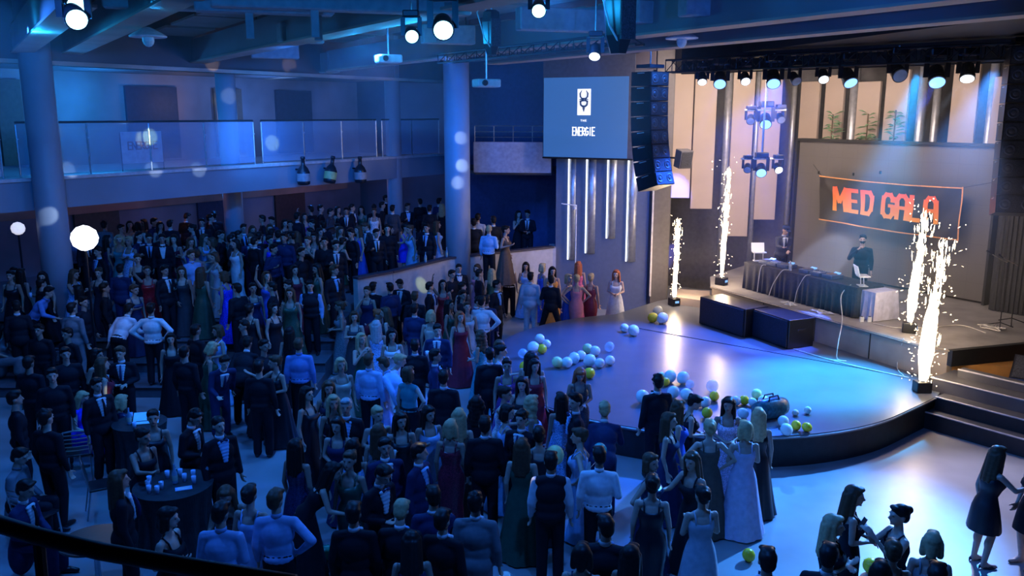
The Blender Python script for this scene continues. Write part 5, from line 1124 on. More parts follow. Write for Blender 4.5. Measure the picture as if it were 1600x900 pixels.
def person(p, H, sex, pose, outfit, colour, hair, hc, yaw, label, group=None, idx=0, tilt=0):
    me = body_mesh(sex, pose); o = bpy.data.objects.new('person', me); C.objects.link(o)
    S = skel(sex, pose); k = S['k']; sc_ = H/(1.80*k)
    o.location = p; o.rotation_euler = (0, 0, R(yaw)); o.scale = (sc_*1.08, sc_*1.06, sc_); o.color = (*SKN[idx % 4], 1)
    tag(o, label, 'person', group)
    col = COL[colour]; near = True
    hm = S['H'] @ Matrix.Translation((0, 0, 1.665*k)) @ Matrix.Scale(1.05, 4)
    child(hair_mesh(hair), o, 'cap' if hair == 'flatcap' else 'hair', COL['navy'] if hair == 'flatcap' else HC[hc][1], hm)
    dk = COL['black']
    shoes = lambda c: (child(small_mesh(sex, pose, 'shoe_r'), o, 'shoe', c), child(small_mesh(sex, pose, 'shoe_l'), o, 'shoe', c))
    if outfit in ('gown', 'tight', 'short'):
        m_ = {0: None, 1: M_sat, 2: None, 3: M_seq}[idx % 4] if colour not in ('black',) else (M_sat if idx % 3 == 0 else None)
        child(cloth_mesh(sex, pose, outfit), o, 'dress', col, m=m_); shoes(dk if idx % 2 else (.3, .25, .2))
    elif outfit == 'suit':
        tc_ = dk if colour in ('black', 'charcoal') else col
        child(cloth_mesh(sex, pose, 'trousers'), o, 'trousers', tc_); child(cloth_mesh(sex, pose, 'jacket'), o, 'jacket', col)
        child(small_mesh(sex, pose, 'shirt_front'), o, 'shirt', COL['white'] if idx % 5 else COL['light blue']); child(small_mesh(sex, pose, 'collar'), o, 'collar', COL['white'])
        child(small_mesh(sex, pose, 'bow_tie' if idx % 3 == 0 else 'tie'), o, 'bow_tie' if idx % 3 == 0 else 'tie', dk if idx % 2 else COL['navy']); shoes(dk)
    elif outfit in ('shirt', 'vest', 'tee'):
        if colour == 'blue': col = (.16, .27, .58)  # mid-blue of the hall light put into the shirt colour
        child(cloth_mesh(sex, pose, 'trousers'), o, 'trousers', dk if colour != 'light grey' else col); child(cloth_mesh(sex, pose, 'shirt'), o, 'shirt', col)
        if outfit == 'vest': child(cloth_mesh(sex, pose, 'waistcoat'), o, 'waistcoat', dk)
        if colour != 'black': child(small_mesh(sex, pose, 'collar'), o, 'collar', col)
        shoes(dk)
    elif outfit == 'top':
        child(cloth_mesh(sex, pose, 'trousers'), o, 'trousers', dk); child(cloth_mesh(sex, pose, 'blouse'), o, 'top', col); shoes(dk)
    return o
def hand_pos(o, sex, pose, s=-1, off=.10):
    S = skel(sex, pose); d = (S['wr', s]-S['el', s]).normalized()
    return o.matrix_basis @ (S['wr', s]+d*off)

for m_ in (M_fab, M_hair): m_.node_tree.nodes['Principled BSDF'].inputs['Specular IOR Level'].default_value = .2
PEOPLE = '''
26 364 f clasp tight black updo k 60 t2|woman in black seen from behind, leftmost of the trio left of the first column
41 362 f stand gown black long k 150 t2|woman in black at the back of the trio left of the first column
54 357 f glass_ gown black long k -10 t2|dark-haired woman in black facing out, glass in hand, nearest the first column
163 345 m stand shirt grey curly k 170 t|man with pale shirt seen from behind, just right of the blazing round lamp
189 350 f relax gown black updo k 60 t|woman in black with bare arms, second right of the blazing round lamp
204 345 f drink tight charcoal long k 20 t|woman with dark hair raising a hand to her face under the gallery's first bay
213 346 f stand gown black bob k 170 t|
224 342 f stand tight black long k -30 t|
239 340 m relax suit navy short k 10 t|
251 346 f cross gown charcoal long k 30 t|
264 343 m stand suit black short k 180 t|
288 333 m phone suit black short k 160 t|tall man in black lit by his glowing phone, left of the second column
301 350 f clasp gown navy updo k -60 t|
315 341 m stand suit black short k 5 t|round-faced man in black suit facing out, left of the second column
331 334 m stand suit black short k 170 t|
346 331 m stand suit black quiff k 200 t|man in black close against the left of the second column
110 425 m stand shirt blue short k 170 |man in a blue shirt from behind at the foot of the first column
97 431 f stand gown maroon long r 150 |woman in dark red beside the man in blue at the first column
124 408 m relax suit navy short k 20 |man in navy half hidden right of the first column's foot
146 426 m stand suit black short k 40 |
158 438 m stand suit black quiff k -40 |
172 418 f stand gown navy long k 120 |
186 404 f relax gown teal wavy y 10 |woman with light hair in teal below the bare-armed woman in black
209 432 f cross gown light_blue updo y -20 |
222 424 m stand suit navy short k 60 |
235 428 m relax suit black short k 10 |man in black with dark tie left of the table with the woman in maroon
270 379 f cross short maroon long k 0 |woman in a maroon top with folded arms at the far cocktail table
258 428 m stand suit black short k 15 |young man in black suit with a white collar before the far cocktail table
299 396 f lean gown light_blue long y -60 |blond woman in pale blue leaning over the far cocktail table
324 382 f side gown blue long b 70 |woman in blue stretching her arm right of the far cocktail table
341 375 f relax gown teal long b 30 |
352 398 m stand suit black short k 90 |
367 378 m stand suit charcoal short k 100 |
377 383 f stand tight white bob k -40 |
400 377 m relax suit navy buzz b 5 |man in an open navy suit and pale blue shirt right of the second column
388 388 m stand suit black short k 30 |
420 386 m stand shirt purple short k 160 |
429 391 f stand gown royal_blue updo k 60 |
461 379 f photo tight black updo b -10 |pale-faced woman in black facing out below the gallery's middle
312 440 f stand gown pink updo b -140 |
337 425 f reach gown light_blue long b 60 |
348 418 f clasp gown beige bob b -50 |
366 412 f hip tight maroon long k 170 |
376 396 m stand suit black short k 150 |
386 405 f lean gown black updo k 100 |woman in black bending forward with bare back near the second column's foot
443 398 f cross gown silver long k 20 |
464 424 f relax gown blue long b -160 |woman in blue with a bare arm, left of the woman leaning on the parapet
450 410 m stand suit black short k 180 |
410 425 m stand suit black short k 170 |
425 428 m relax suit navy short k 0 |
398 425 f stand gown maroon long k 120 |
411 336 m stand suit black short k 0 t|
419 350 f stand gown charcoal long b 30 t|
428 338 m relax suit navy short k -30 t|
440 342 f stand gown black bob k 40 t|
453 344 m drink suit black short k 10 t|
464 332 m stand suit black quiff k 160 t|
476 333 f raise gown purple long k 20 t|woman in purple with a raised arm under the left bottle ornament
432 360 m stand suit black short k 0 t|
448 362 m stand suit navy short k 60 t|
470 358 m stand suit charcoal short k -20 t|
396 352 f relax gown maroon long b 20 t|
404 366 m stand suit black short k 140 t|
486 321 m stand suit black short k 180 t|
500 320 m stand suit black short k 150 t|
515 325 m relax suit charcoal short k 20 t|
528 322 f stand gown black long k 60 t|
541 324 m stand suit black short k 0 t|man in black facing out directly under the middle bottle ornament
556 318 m stand suit black short k 90 t|
567 322 f relax gown green long k -10 t|
576 319 m stand suit black curly k 180 t|
584 325 f stand gown white updo b 0 t|pale woman facing out, left of the third column
597 315 m stand suit black short k 170 t|
603 304 m stand suit black short k 90 t 1.9|very tall dark figure standing just left of the third column
613 320 m stand suit charcoal short k 175 t|man in a charcoal suit with his back to us in front of the third column
636 317 m relax suit black short k 30 t|man in black with a white collar right of the third column
656 310 m stand suit black short k 150 t|
671 320 m stand suit black short k 180 t|
686 309 m stand suit navy short k -30 t|
691 318 f stand gown black long y 170 t|woman with long fair hair from behind, left of the thick column
489 343 m stand suit black short k 10 t|
499 356 f stand gown black bob k 50 t|
508 344 m stand suit black short k 160 t|
522 349 f relax gown black updo k 0 t|
534 353 f glass_ gown emerald long b 10 t|woman in emerald green in the second row under the middle bottle ornament
548 357 m relax suit black short k 20 t|
558 352 f stand gown blue long b -40 t|
566 356 f lean gown red bob r -30 t|woman in a red dress bending down behind the parapet
570 346 m phone suit charcoal short b -50 t|man bending over the woman in the red dress behind the parapet
587 357 m glass_ suit black short k 20 t|man in black suit with open white collar behind the parapet, centre
605 350 m stand suit black short k 10 t|
617 352 f stand gown black long k 100 t|
632 350 f reach short royal_blue updo k 60 t|woman in a royal blue dress hugging her friend behind the parapet
641 349 f reach short light_blue updo b -60 t|woman in a light blue dress hugging her friend behind the parapet
657 346 m stand suit black short k 180 t|
669 349 m stand suit black short k -20 t|man in black with a light blue shirt front left of the thick column
683 345 f stand gown light_blue long b 100 t|
512 370 m stand suit black short k -60 t|
521 374 m relax suit black short k 15 t|smiling man with a white collar where the parapet ends on the left
488 364 f stand gown navy long k 0 t|
502 388 f lean short black bun k 150 |woman in a short black dress leaning her arm on the parapet's left end
751 334 m stand shirt light_grey short k 175 t|man in a pale grey shirt with his back to us, right of the thick column
773 351 m relax shirt light_blue buzz y 160 t|fair-haired man in a pale blue shirt leaning at the parapet
763 336 m stand suit black short k 10 t|
783 352 f relax gown brown updo k 60 t|
739 342 m stand suit black short k 0 t|
811 329 f drink gown black long k 20 t|woman in black with a hand at her chin, on the terrace right of the column
824 328 m clasp suit black quiff k -10 t|bearded man in a dark suit, rightmost on the terrace
717 411 m stand suit black short k 10 |man in a black suit and bow tie beneath the thick column
705 421 m relax suit black short k -20 |
739 411 f relax gown pink bob b -40 |woman in pale pink behind the man with raised arms
751 390 m cheer suit black short k 0 |man in black raising his arms before the parapet
764 395 f raise gown white long b -10 |woman in white raising one arm before the parapet
749 420 m stand suit black short k 170 |
768 418 f stand gown green long y -150 |woman with strawberry blond hair under the raised arms
776 437 m turn suit black short k 60 |man in black suit turning his profile to the stage, behind the pale grey suit
797 408 f stand top white long b 170 |brown-haired woman in a white top and dark skirt from behind
816 409 f clasp gown light_blue long k 10 |dark-haired woman in light blue facing out next to the pale grey suit
829 425 m stand suit light_grey short k 175 |man in a pale grey suit with his back to us at the stage rim
847 411 f relax gown blue bob y 120 |fair woman with a shoulder strap in blue behind the dark-suited man
863 416 f relax gown orange long k 0 |dark-haired woman facing out behind the man with legs apart
861 430 m wide suit black short k 165 |man in a black suit with legs apart at the stage rim
889 428 f hip gown blue bob y 60 |woman in blue left of the red-haired woman
904 408 f stand gown rose long r 170 |woman with long red hair at the stage rim
909 430 f elbows tight pink updo y 175 |woman in a tight patterned pink gown from behind at the stage rim
922 427 f stand tight maroon updo y 160 |woman rightmost of the group at the stage rim left of the white gown
963 421 f clasp gown white long r -10 |red-haired woman in a long white gown alone at the back rim of the stage
957 549 f phone tight charcoal long r 0 |red-haired woman in dark with bowed head in front of the round stage
16 485 m relax suit black short k 30 |
33 461 f stand gown black updo k 0 |
50 478 m lean shirt blue short k 100 |man in a pale blue shirt bent over in the dark at the far left
60 506 m stand suit black short k 60 |
72 462 m stand suit black short k 90 |
8 520 f sit gown grey long k 90 |
113 488 m stand suit grey short k 172 |broad man in a grey jacket from behind, far left
105 462 f reach gown light_blue long b 70 |
123 474 f stand gown navy long k -90 |
136 462 m stand suit black short k 20 |
158 459 f relax gown black updo b -10 |woman in a black top facing out, left of the men in white shirts
175 470 m stand suit black short k 170 |
190 454 m relax suit navy short k 0 |
194 474 f reach gown navy updo b 60 |woman reaching towards the table between the two white-shirted men
219 450 f relax tight black updo b 10 |woman in black facing out just left of the woman in red
233 457 f raise gown red updo b 10 |woman in a red dress with one hand to her raised face
182 496 m lean shirt white short k 165 |man in a white shirt leaning on the table, left of two white-shirted men
236 489 m elbows shirt white short k 180 |man in a white shirt with his back to us, right of two white-shirted men
181 540 m clasp suit black short b 10 |seated-looking man in black with clasped hands in front of the white shirts
139 546 f glass_ gown black bob k 80 |woman in profile holding a cup left of the clasped-hands man
118 540 m stand suit black short k 90 |
150 590 m stand suit black short k 60 |man in black behind the blonde in the blue skirt
284 457 f relax gown charcoal long b 0 |
267 455 m stand suit black short k 60 |
298 446 m stand shirt pale_blue short b 60 |
316 459 f stand gown green long b 170 |woman with long straight hair from behind near the royal blue dress
343 446 f reach gown silver bob b -60 |
355 452 f reach gown royal_blue bob b -110 |woman in a glowing royal blue dress with arms stretched out
339 508 f clasp gown light_blue bob b -60 |
325 535 f phone gown green bob y 120 |
342 546 m lean suit navy quiff k 30 |dark-haired man in navy bending left, paired with the blue-collared man
367 538 m lean suit black short k 170 |man in black with a light blue collar bending away
378 470 m stand suit black short k 170 |
392 489 f stand gown black updo k 160 |
412 468 f raise gown blue long b 20 |woman with a raised arm in the dark blue patch of crowd
398 470 f stand gown navy updo k 30 |
428 488 f stand gown black bob k 60 |
437 470 m stand suit black short k -20 |
455 466 m relax suit black short k 10 |
408 530 m stand suit black short k 60 |
428 556 f side gown black updo b -40 |
375 500 m stand suit black short k 0 |
466 528 m stand shirt blue short b 178 |man in a bright blue shirt with his back to us, centre left
444 478 f stand gown green long b 0 |
481 466 m glass_ vest pale_blue short k 5 |man in a pale shirt and blue tie, centre left
473 440 m stand suit black short k 120 |
462 455 f stand gown maroon long k 40 |
523 456 m turn suit black quiff b 60 |big man in black suit with a white collar in profile, centre
508 440 f stand gown black long k -20 |
498 452 f relax gown green long k -60 |
544 448 f drink gown navy updo b -20 |woman in navy holding her hand up right of the man in profile
534 470 f clasp gown grey updo b -70 |
553 486 f cross gown charcoal bob b 0 |
577 484 f lean gown maroon bun r 80 |
597 478 f reach gown charcoal long b -90 |long-haired woman in profile with bare shoulder left of the tall dark suit
588 500 f stand gown light_blue long w 170 |
565 520 f drink gown green long y 40 |blond woman with a hand at her chin, left of the woman in white and blue
612 513 f cross gown white long k 0 |dark-haired woman in a glittering white top facing out
605 441 m stand suit navy short k 150 |
625 431 m phone suit black short k -20 |man in black looking at his phone before the parapet
584 440 m stand suit black short k 170 |
648 455 m stand suit black short b 175 |tall man in black from behind, left of the profile man with white collar
671 440 m turn suit black short k 90 |man in black suit with a white collar in profile before the parapet
692 437 f raise gown red long k 0 |woman in red raising her arm under the thick column
645 474 m stand suit navy short k 170 |
673 484 f stand gown beige bob y 170 |
683 505 m relax suit navy short k 5 |smiling man in a navy suit facing out, with a glass
704 468 f stand gown green long k 80 |
719 486 f stand gown maroon long r 20 |
731 470 f raise gown silver updo b 10 |
722 440 m stand suit black short k 170 |
733 455 m stand suit black short k -20 |
745 462 m phone suit navy curly k 70 |man in navy with bowed curly head, left of a pair of backs
764 462 m stand suit navy short k 175 |broad man in navy from behind, left of the glowing white shirt
788 463 m hip shirt white short k 170 |man in a glowing white shirt from behind near the stage's left rim
752 515 f clasp gown teal wavy b -120 |woman in a long teal gown seen from the side
771 538 m stand suit black curly k 10 |
804 528 f relax gown teal long b -10 |long-haired woman facing out right of the curly head
777 541 f reach tight light_blue bun k 80 |woman in a sequinned pale blue top, left of the black-haired pair
797 560 f stand gown purple updo k 0 |
830 560 f relax tight maroon long k 0 |
846 545 f stand gown rose long k 175 |black-haired woman in a rose dress with a bare back
862 543 f stand gown red bob k 170 |black-haired woman in a red dress from behind beside the stage
787 600 f reach gown white updo k 60 |
812 590 f cross gown black long k -30 |
583 548 m stand shirt light_blue short b 170 |
590 562 f lean gown light_blue updo y 90 |woman in shining light blue bending to the right
618 560 m lean shirt light_blue short b -120 |
638 572 f hip top teal bob b 150 |woman in a teal top with a bent elbow, centre
560 556 f stand gown beige bob y 30 |
648 530 m stand suit black short k 0 |
660 546 m stand suit navy short k 100 |
693 578 m stand suit black short k 178 |huge dark back of a man in black, centre of the crowd
512 594 f relax gown navy long b 10 |smiling dark-haired woman in navy, right of the blue shirt
480 603 f stand gown black long k 70 |woman in a long black gown in profile with a long bare arm
524 619 f stand gown black long y 20 |woman with light hair in a black dress with wide straps
534 645 f clasp tight navy long k 5 |dark-haired woman facing out in front of the one with wide straps
546 627 m stand suit black short w 0 |
590 636 f relax gown light_blue updo y 15 |fair woman with pinned-up hair facing out in light blue, centre
605 655 f stand gown grey long b 170 |
628 640 f glass_ gown black long k 10 |dark-haired woman in black holding a white cup, centre
668 640 f relax gown light_blue long k 30 |dark-haired woman in pale blue left of the blond head
686 640 f stand gown brown long y 178 |blond woman in a brown dress from behind, centre
703 650 f stand tight maroon bob y 160 |
760 622 f stand gown black wavy k 175 |woman with big dark hair from behind, above the widest dark suit
757 650 m stand suit black short k 178 |widest dark-suited back below the big dark hair
788 628 f side gown light_blue bob k 100 |
833 619 f turn gown light_blue wavy y 90 |blond woman with wavy hair near the rim of the stage
815 640 m stand suit black curly k -30 |
836 662 f stand gown black updo k 170 |woman in black holding the pale green balloon
816 685 f stand gown green long b 172 |woman with long brown hair in a grey-green gown from behind
875 618 f stand gown light_blue long k -160 |woman with very long black hair in a white and blue dress
899 613 m turn suit black quiff k -80 |young man in black with bow tie looking left, before the stage
935 640 m lean suit navy curly y 170 |fair-haired man in navy bending away before the stage
906 668 f elbows tight light_blue updo b -100 |woman with pinned hair and bare shoulders before the stage
1028 584 m stand suit black curly k -165 |tall man in black with thick hair, in front of the round stage
1057 629 f turn gown blue long b 80 |brown-haired woman in blue in profile, right of the tall man in black
1076 617 f phone tight black updo k 90 |woman with dark pinned-up hair holding a phone before the stage
1112 655 f elbows gown brown bun y 178 |woman with a bare back and tied fair hair, before the stage
1139 619 f clasp gown lilac long k 0 |dark-haired woman in lilac facing out before the stage
1163 657 f cross gown lilac bob y 178 |blond woman in a long pale lilac gown from behind
1186 637 f stand gown black long y 165 |blond woman in black at the right end of the group before the stage
1050 640 f stand gown navy long b 60 |
1019 708 f hip gown navy bob b 60 |woman with dark hair looking up right, above the strapless black dress
1020 741 f stand tight black updo k 178 |woman in a strapless black gown from behind
1086 703 f reach gown black long b -50 |long-haired woman in a black gown with her arm on a friend
1098 758 f cross gown silver updo k -170 |woman in a pale lace gown from behind
937 699 m relax shirt white short k 172 |man in a white shirt with a yellow spot of light on his back
861 706 m stand vest white short k 178 |man in a white shirt and black waistcoat from behind
582 685 m stand suit navy short k 30 |man in navy with tousled hair looking down, centre front
588 722 m phone suit black short k 60 |man in black just below the tousled man in navy
556 688 f stand gown light_blue long k 170 |
654 692 m turn suit navy short k 60 |dark-haired man in navy with a pale blue shirt in profile
560 700 f stand tight green updo b -20 |
470 722 f lean gown black long k 100 |woman in black bending down beside the long black gowns
464 690 f stand gown navy long k 150 |
427 763 m hip shirt pale_blue short b 178 |man in a pale shirt from behind, right of two at the lower left
342 786 m clasp shirt pale_blue short k 178 |man in a pale shirt holding a lit phone, left of two at the lower left
258 792 f relax tight black bob k 80 |woman in a black strap dress in profile beside the crowded table
360 742 f lean tight black long b 10 |woman in black leaning forward above the pale-shirted pair
392 758 f stand gown light_blue bun k 170 |
293 638 m phone suit black curly k 70 |young man in black with lit profile behind the crowded table
341 650 m stand suit black buzz k 50 |man in a dark suit with a bright tie strip, right of the crowded table
217 667 f reach tight black bun k 60 |woman in black reaching over the crowded cocktail table
185 733 f stand suit black long b 120 |person in black between metal chair and crowded table
238 640 f stand gown black updo k 20 |
120 609 f sit gown royal_blue long y 80 S|blond woman sitting in a royal blue skirt
180 616 f sit gown navy bob y 150 S|fair-haired woman seated with her back to us by the bright paper
20 695 m sit suit grey short k 90 S|
24 745 m sit suit navy short k 80 S|person seated at the lower left edge with a bare forearm
152 560 f stand gown maroon long b 120 |
558 785 m stand suit black short k 175 |man in black on the right of the green balloon
616 788 m phone suit black short y 170 |blond man in black from behind, bottom centre
643 838 f phone gown navy long k -170 |dark-haired head at the bottom edge beside the lit phone
684 763 m relax suit navy short k 175 |
727 771 m stand suit grey curly k 178 |man in a grey jacket with curly hair, bottom centre
700 790 m stand suit black short k 160 |
948 812 m turn suit black short k 170 |
921 846 f stand gown navy bob k 170 |
975 846 f stand gown black long k 150 |
1200 856 m stand suit black short k 178 |dark short-haired head at the bottom edge by the yellow balloon
1338 760 f clasp tight black long b 80 |tall long-haired woman in black, centre of the lower right group
1303 804 f cross tight black long y 60 |woman with light hair in black left of the tall one at lower right
1300 850 m stand suit black short k 150 |dark-haired man lowest left in the lower right group
1413 797 f photo tight black bun k -90 |woman with hair in a bun holding up a phone
1434 822 f stand short grey bob y 160 |blond woman from behind, right in the lower right group
1403 846 f stand gown charcoal updo b 170 |woman in charcoal lowest in the lower right group
1466 880 m stand suit black short k 160 |dark head cut off by the bottom edge, rightmost of the group
1380 868 f stand gown black bob k 150 |
1575 697 f reach short black long b 90 |woman in a short black dress with high heels, right edge
1604 700 f stand short black updo k -80 |person in black cut by the right edge, facing the woman in heels
44 556 m stand tee black short k 170 |
88 572 m stand tee black short k 30 |
22 610 m stand tee black short k 120 |
66 640 m stand tee black curly k 160 |
104 512 m stand tee black short k -30 |
290 540 m stand tee black short k 165 |
268 520 f stand gown black long k 20 |
408 560 m stand tee black short k 175 |
312 505 m stand tee black short k 150 |
452 510 f stand gown black long k 170 |
'''
auto = []; used = set()
POSE['glass_'] = POSE['relax']
import itertools
raw = []
for ln_ in PEOPLE.strip().split('\n'):
    a_, lb_ = ln_.split('|'); f_ = a_.split(); raw.append((f_, lb_.strip()))
pw = {'relax': 'one hand raised', 'cross': 'arms folded', 'phone': 'head bowed', 'clasp': 'hands clasped', 'hip': 'hand on hip', 'drink': 'hand at mouth', 'raise': 'arm raised', 'reach': 'arm reaching out', 'lean': 'leaning forward', 'side': 'arm out sideways', 'sit': 'seated', 'photo': 'both hands raised', 'turn': 'head turned', 'elbows': 'elbows out'}
P_ = []
for i, (f_, lb_) in enumerate(raw):
    x, y, sex, pose, outfit, colour, hair, hc, yaw = float(f_[0]), float(f_[1]), f_[2], f_[3], f_[4], f_[5].replace('_', ' '), f_[6], f_[7], float(f_[8])
    flag = f_[9] if len(f_) > 9 else ''; rr = random.Random(i)
    if sex == 'f' and outfit == 'suit': sex = 'm'
    if not lb_ and outfit == 'suit' and (y < 470 or x < 480) and rr.random() < .5: outfit = 'tee'; yaw = yaw+rr.choice((0, 60, -60))
    if not lb_ and outfit == 'suit' and abs(yaw) < 70 and rr.random() < .5: yaw += 180
    H = (1.80 if sex == 'm' else 1.71)+rr.uniform(-.03, .03)
    if len(f_) > 10: H = float(f_[10])
    drop = 0
    if pose == 'sit': drop = .42
    elif pose == 'lean': drop = .13
    elif pose in ('phone', 'dj'): drop = .02
    Hh = H-drop
    if flag == 't': z = TZ
    elif flag == 't2': z = .88
    else:
        z = 0
        for _ in range(12):
            q_ = G(x, y, z+Hh); zn = floor_z(q_.x, q_.y)
            if zn == z: break
            z = zn if _ < 9 else min(z, zn)
        if x > 560 and y < 450 or q_.x > -4.25: z = 0
        if x < 560 and z > 0: pass
    q_ = G(x, y, z+Hh)
    if flag == 't2':
        q_ = D(x, y, 20.2); z = floor_z(q_.x, q_.y); H = 1.71
    P_.append(dict(x=x, y=y, sex=sex, pose=pose, outfit=outfit, colour=colour, hair=hair, hc=hc, yaw=yaw+rr.uniform(-8, 8), H=H, z=z, p=Vector((q_.x, q_.y)), label=lb_, i=i, flag=flag))
WIDE = ('lean', 'side', 'reach', 'photo')
# nobody stands inside anybody else: nudge apart close pairs along the line between them
for it in range(70):
    for a_, b_ in itertools.combinations(P_, 2):
        d_ = b_['p']-a_['p']; L = d_.length; need = .50+.10*(a_['pose'] in WIDE)+.10*(b_['pose'] in WIDE)
        if L < need and L > 1e-6:
            s_ = d_*((need-L)/L*.5)
            wgt = .5
            a_['p'] = a_['p']-s_*wgt; b_['p'] = b_['p']+s_*wgt
def wall_keep(d):
    # keep people off the parapet, the columns and the round stage
    for k in range(1, 4):
        a_, b_ = TW[k].xy, TW[k+1].xy; ab = (b_-a_); t_ = max(0, min(1, (d['p']-a_).dot(ab)/ab.length_squared)); c_ = a_+ab*t_; v = d['p']-c_
        if v.length < .42:
            nrm = Vector((-ab.y, ab.x)).normalized()
            side = 1 if d['flag'] == 't' else -1
            d['p'] = c_+nrm*side*.44
    for cx_, cy_, r_ in COLS:
        v = d['p']-Vector((cx_, cy_))
        if v.length < r_+.42: d['p'] = Vector((cx_, cy_))+v.normalized()*(r_+.43)
    if d['z'] == 0:
        v = d['p']-Vector((cx, cy))
        if v.length < cr+.30: d['p'] = Vector((cx, cy))+v.normalized()*(cr+.32)
COLS = []
for k_, (x, Yd, w__) in enumerate([(77, 20.6, 46), (363, 27.2, 30), (617, 31.4, 24), (715, 25.0, 40)]):
    q_ = D(x, 300, Yd); COLS.append((q_.x, q_.y, w__/2*Yd/1362))
for d in P_: wall_keep(d)
# the ground under each person after nudging
for d in P_:
    if d['flag'] != 't': d['z'] = floor_z(d['p'].x, d['p'].y) if d['p'].x < -4.25 else 0
    else: d['z'] = TZ
# labels for the dense parts of the crowd: look first, then the nearest person who is easy to find
fem = lambda d: 'woman' if d['sex'] == 'f' else 'man'
def look(d):
    g = {'suit': '%s suit', 'shirt': '%s shirt', 'tee': '%s shirt', 'vest': '%s shirt', 'gown': 'long %s dress', 'tight': 'fitted %s gown', 'short': 'short %s dress', 'top': '%s top'}[d['outfit']] % d['colour']
    hs = {'long': 'long-haired', 'wavy': 'wavy-haired', 'bob': 'bob-haired', 'curly': 'curly-haired', 'buzz': 'close-cropped'}.get(d['hair'], HC[d['hc']][0]+'-haired')
    return '%s %s in %s' % (hs, fem(d), g)
for d in P_:
    if d['label']: used.add(d['label'])
short_ = {}
anch = [d for d in P_ if d['label']]
def sname(d):
    s = d['label'].split(',')[0]
    for cut in (' facing out', ' seen from', ' from behind', ' with his back', ' half hidden', ' standing just', ' close against', ' bending', ' directly', ' at the foot', ' lit by', ' right of', ' left of', ' beside', ' before', ' behind', ' under the', ' in the second', ' holding', ' with folded', ' near', ' raising one', ' beneath', ' turning'):
        s = s.split(cut)[0] if len(s.split(cut)[0].split()) >= 6 else s
    w_ = s.split()
    while w_[-1] in ('just', 'the', 'against', 'close', 'standing', 'a'): w_.pop()
    s = ' '.join(w_)
    return s if len(w_) >= 5 else d['label'].split(',')[0]
names = {}
for d in anch: names.setdefault(sname(d), []).append(d)
for d in P_:
    if d['label']: continue
    cands = sorted(anch, key=lambda a: (a['x']-d['x'])**2+(a['y']-d['y'])**2*1.3)
    done = False
    for a_ in cands[:9]:
        nm = sname(a_)
        if len(names[nm]) > 1: continue
        dx, dy = d['x']-a_['x'], d['y']-a_['y']
        if abs(dx) > abs(dy)*1.2: rel = 'right of the' if dx > 0 else 'left of the'
        elif dy > 0: rel = 'in front of the'
        else: rel = 'behind the'
        ps = pw.get(d['pose'], '')
        face_ = 'from behind' if 120 < abs(d['yaw']) < 240 else ''
        for form in ([look(d), rel, nm], [look(d)+(', '+ps if ps else ''), rel, nm], [look(d)+(' '+face_ if face_ else ''), rel, nm]):
            t_ = form[0]+', '+form[1]+' '+form[2]
            if len(t_.split()) <= 16 and t_ not in used:
                d['label'] = t_; used.add(t_); done = True; break
        if done: break
    if not done: d['label'] = look(d)+', in the thick of the crowd'; used.add(d['label'])
OB = {}
for d in P_:
    y_ = d['p'].y
    grp = 'guests on the terrace under the gallery' if d['flag'] in ('t', 't2') else 'guests standing on the hall floor'
    if d['pose'] == 'sit': grp = 'guests seated at the tables'
    o = person((d['p'].x, d['p'].y, d['z']), d['H'], d['sex'], d['pose'], d['outfit'], d['colour'], d['hair'], d['hc'], d['yaw'], d['label'], grp, d['i'])
    OB[d['label']] = (o, d)
# the two DJs
q1 = PL(1220, 400, Td @ Vector((0, 1.12, 0)), dd.normalized()); o1 = person((q1.x, q1.y, Z1), 1.76, 'm', 'dj', 'suit', 'charcoal', 'flatcap', 'k', 10, 'DJ in a blue cap and dark jacket behind the left decks', 'DJs on the platform', 1)
q2 = PL(1346, 400, Td @ Vector((0, 1.35, 0)), dd.normalized()); o2 = person((q2.x, q2.y, Z1), 1.78, 'm', 'drink', 'tee', 'black', 'short', 'k', -25, 'bearded DJ in black with a hand at his chin behind the right decks', 'DJs on the platform', 2)
bm_ = MB(); bm_.ell((0, -.052, -.062), (.05, .045, .045), 14); bm_.ell((0, -.02, -.05), (.066, .06, .04), 14)
hm2 = skel('m', 'drink')['H'] @ Matrix.Translation((0, 0, 1.665))
child(bm_.mesh('beard', M_hair, True), o2, 'beard', HC['k'][1], hm2)
# phones and cups in hands
def held(lbl_start, kind, label, s=-1, lit=0, off=.11):
    for k_, (o, d) in OB.items():
        if k_.startswith(lbl_start):
            hp = hand_pos(o, d['sex'], d['pose'], s, off); rz = R(d['yaw'])
            if kind == 'phone':
                t = MB().box((0, 0, 0), (.075, .009, .15)).build('phone', M_blackg, loc=hp, label=label, cat='phone', group=None); t.rotation_euler = (-.5, 0, rz); bevel(t, .004)
                MB().box((0, .006, 0), (.068, .003, .14)).build('phone_screen', mat('phone_lit', (.9, .95, 1), .3, emit=(.85, .92, 1), es=2.5, var=0) if lit else mat('phone_dim', (.1, .15, .3), .3, emit=(.2, .3, .8), es=.3, var=0), t)
            else:
                t = MB().lathe([(.028, -.05), (.036, .06), (.033, .06), (.026, -.04)], (0, 0, 0), 14).build('cup', mat('tumbler_shine') if kind == 'glass' else M_white, smooth=True, loc=hp, label=label, cat='cup'); MB().lathe([(.029, -.03), (.033, .035), (.001, .036)], (0, 0, 0), 12).build('drink', mat('drink_pale'), t)
            return
    print('HELD?', lbl_start)
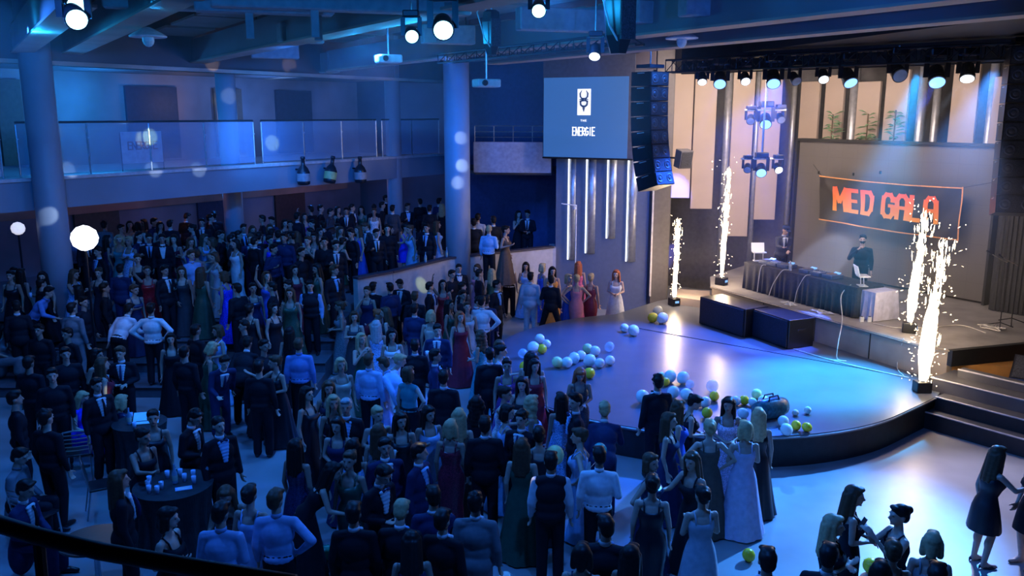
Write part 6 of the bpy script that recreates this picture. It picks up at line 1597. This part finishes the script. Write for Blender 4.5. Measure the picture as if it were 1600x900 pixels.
held('tall man in black lit', 'phone', 'brightly lit phone of the tall man left of the second column', lit=1)
held('man in a pale shirt holding', 'phone', 'bright phone in the hands of the pale-shirted man at lower left', lit=1)
held('dark-haired head at the bottom', 'phone', 'lit phone taking a picture at the bottom edge', lit=1)
held('woman with hair in a bun', 'phone', 'dark phone held up by the woman with the bun', off=.12)
held('tall long-haired woman', 'phone', 'dark phone held by the tall woman at lower right')
held('woman with dark pinned-up', 'phone', 'dark phone of the woman with pinned-up hair before the stage')
held('man in black looking', 'phone', 'phone of the man in black before the parapet')
held('dark-haired woman in black facing', 'glass', 'glass in the hand of the woman nearest the first column')
held('smiling man in a navy', 'cup', 'white cup of the smiling man in navy')
held('dark-haired woman in black holding', 'cup', 'white cup of the dark-haired woman in black at the centre')
held('woman in profile holding', 'cup', 'cup of the woman in profile beside the clasped-hands man')
held('DJ', 'cup', 'x') if False else None
# held balloons
for lb0, col_, r_, lb_, s_ in [('woman in black holding', 'g', .13, 'pale green balloon held by the woman in black', 1), ('woman with pinned hair', 't', .10, 'small teal balloon in front of the navy suit before the stage', 1)]:
    for k_, (o, d) in OB.items():
        if k_.startswith(lb0):
            hp = hand_pos(o, d['sex'], d['pose'], s_, .1); top = Vector((d['p'].x+.22, d['p'].y-.10, 1.33)) if col_ == 'g' else Vector((d['p'].x+.28, d['p'].y-.05, 1.38))
            m_ = glassy_b('balloon_pale_green' if col_ == 'g' else 'balloon_teal', (0, 0, 0), 1); prof = [(max(.001, r_*math.sin(PI*i/14)), -r_*1.1*math.cos(PI*i/14)) for i in range(15)]
            b_ = MB().lathe(prof, (0, 0, 0), 20).build('balloon', m_, smooth=True, loc=top, label=lb_, cat='balloon'); MB().lathe([(.010, -r_*1.14), (.004, -r_*1.08)], (0, 0, 0), 8).build('knot', m_, b_)
            MB().tube([Vector((0, 0, -r_*1.1)), hp-top], .003, 5).build('string', M_white, b_)
print('people', len(P_)+2, 'labels', len(used))

for o in C.objects:
    if o.get('label') and len(o['label'].split()) > 16: print('LONG', o.name, o['label'])
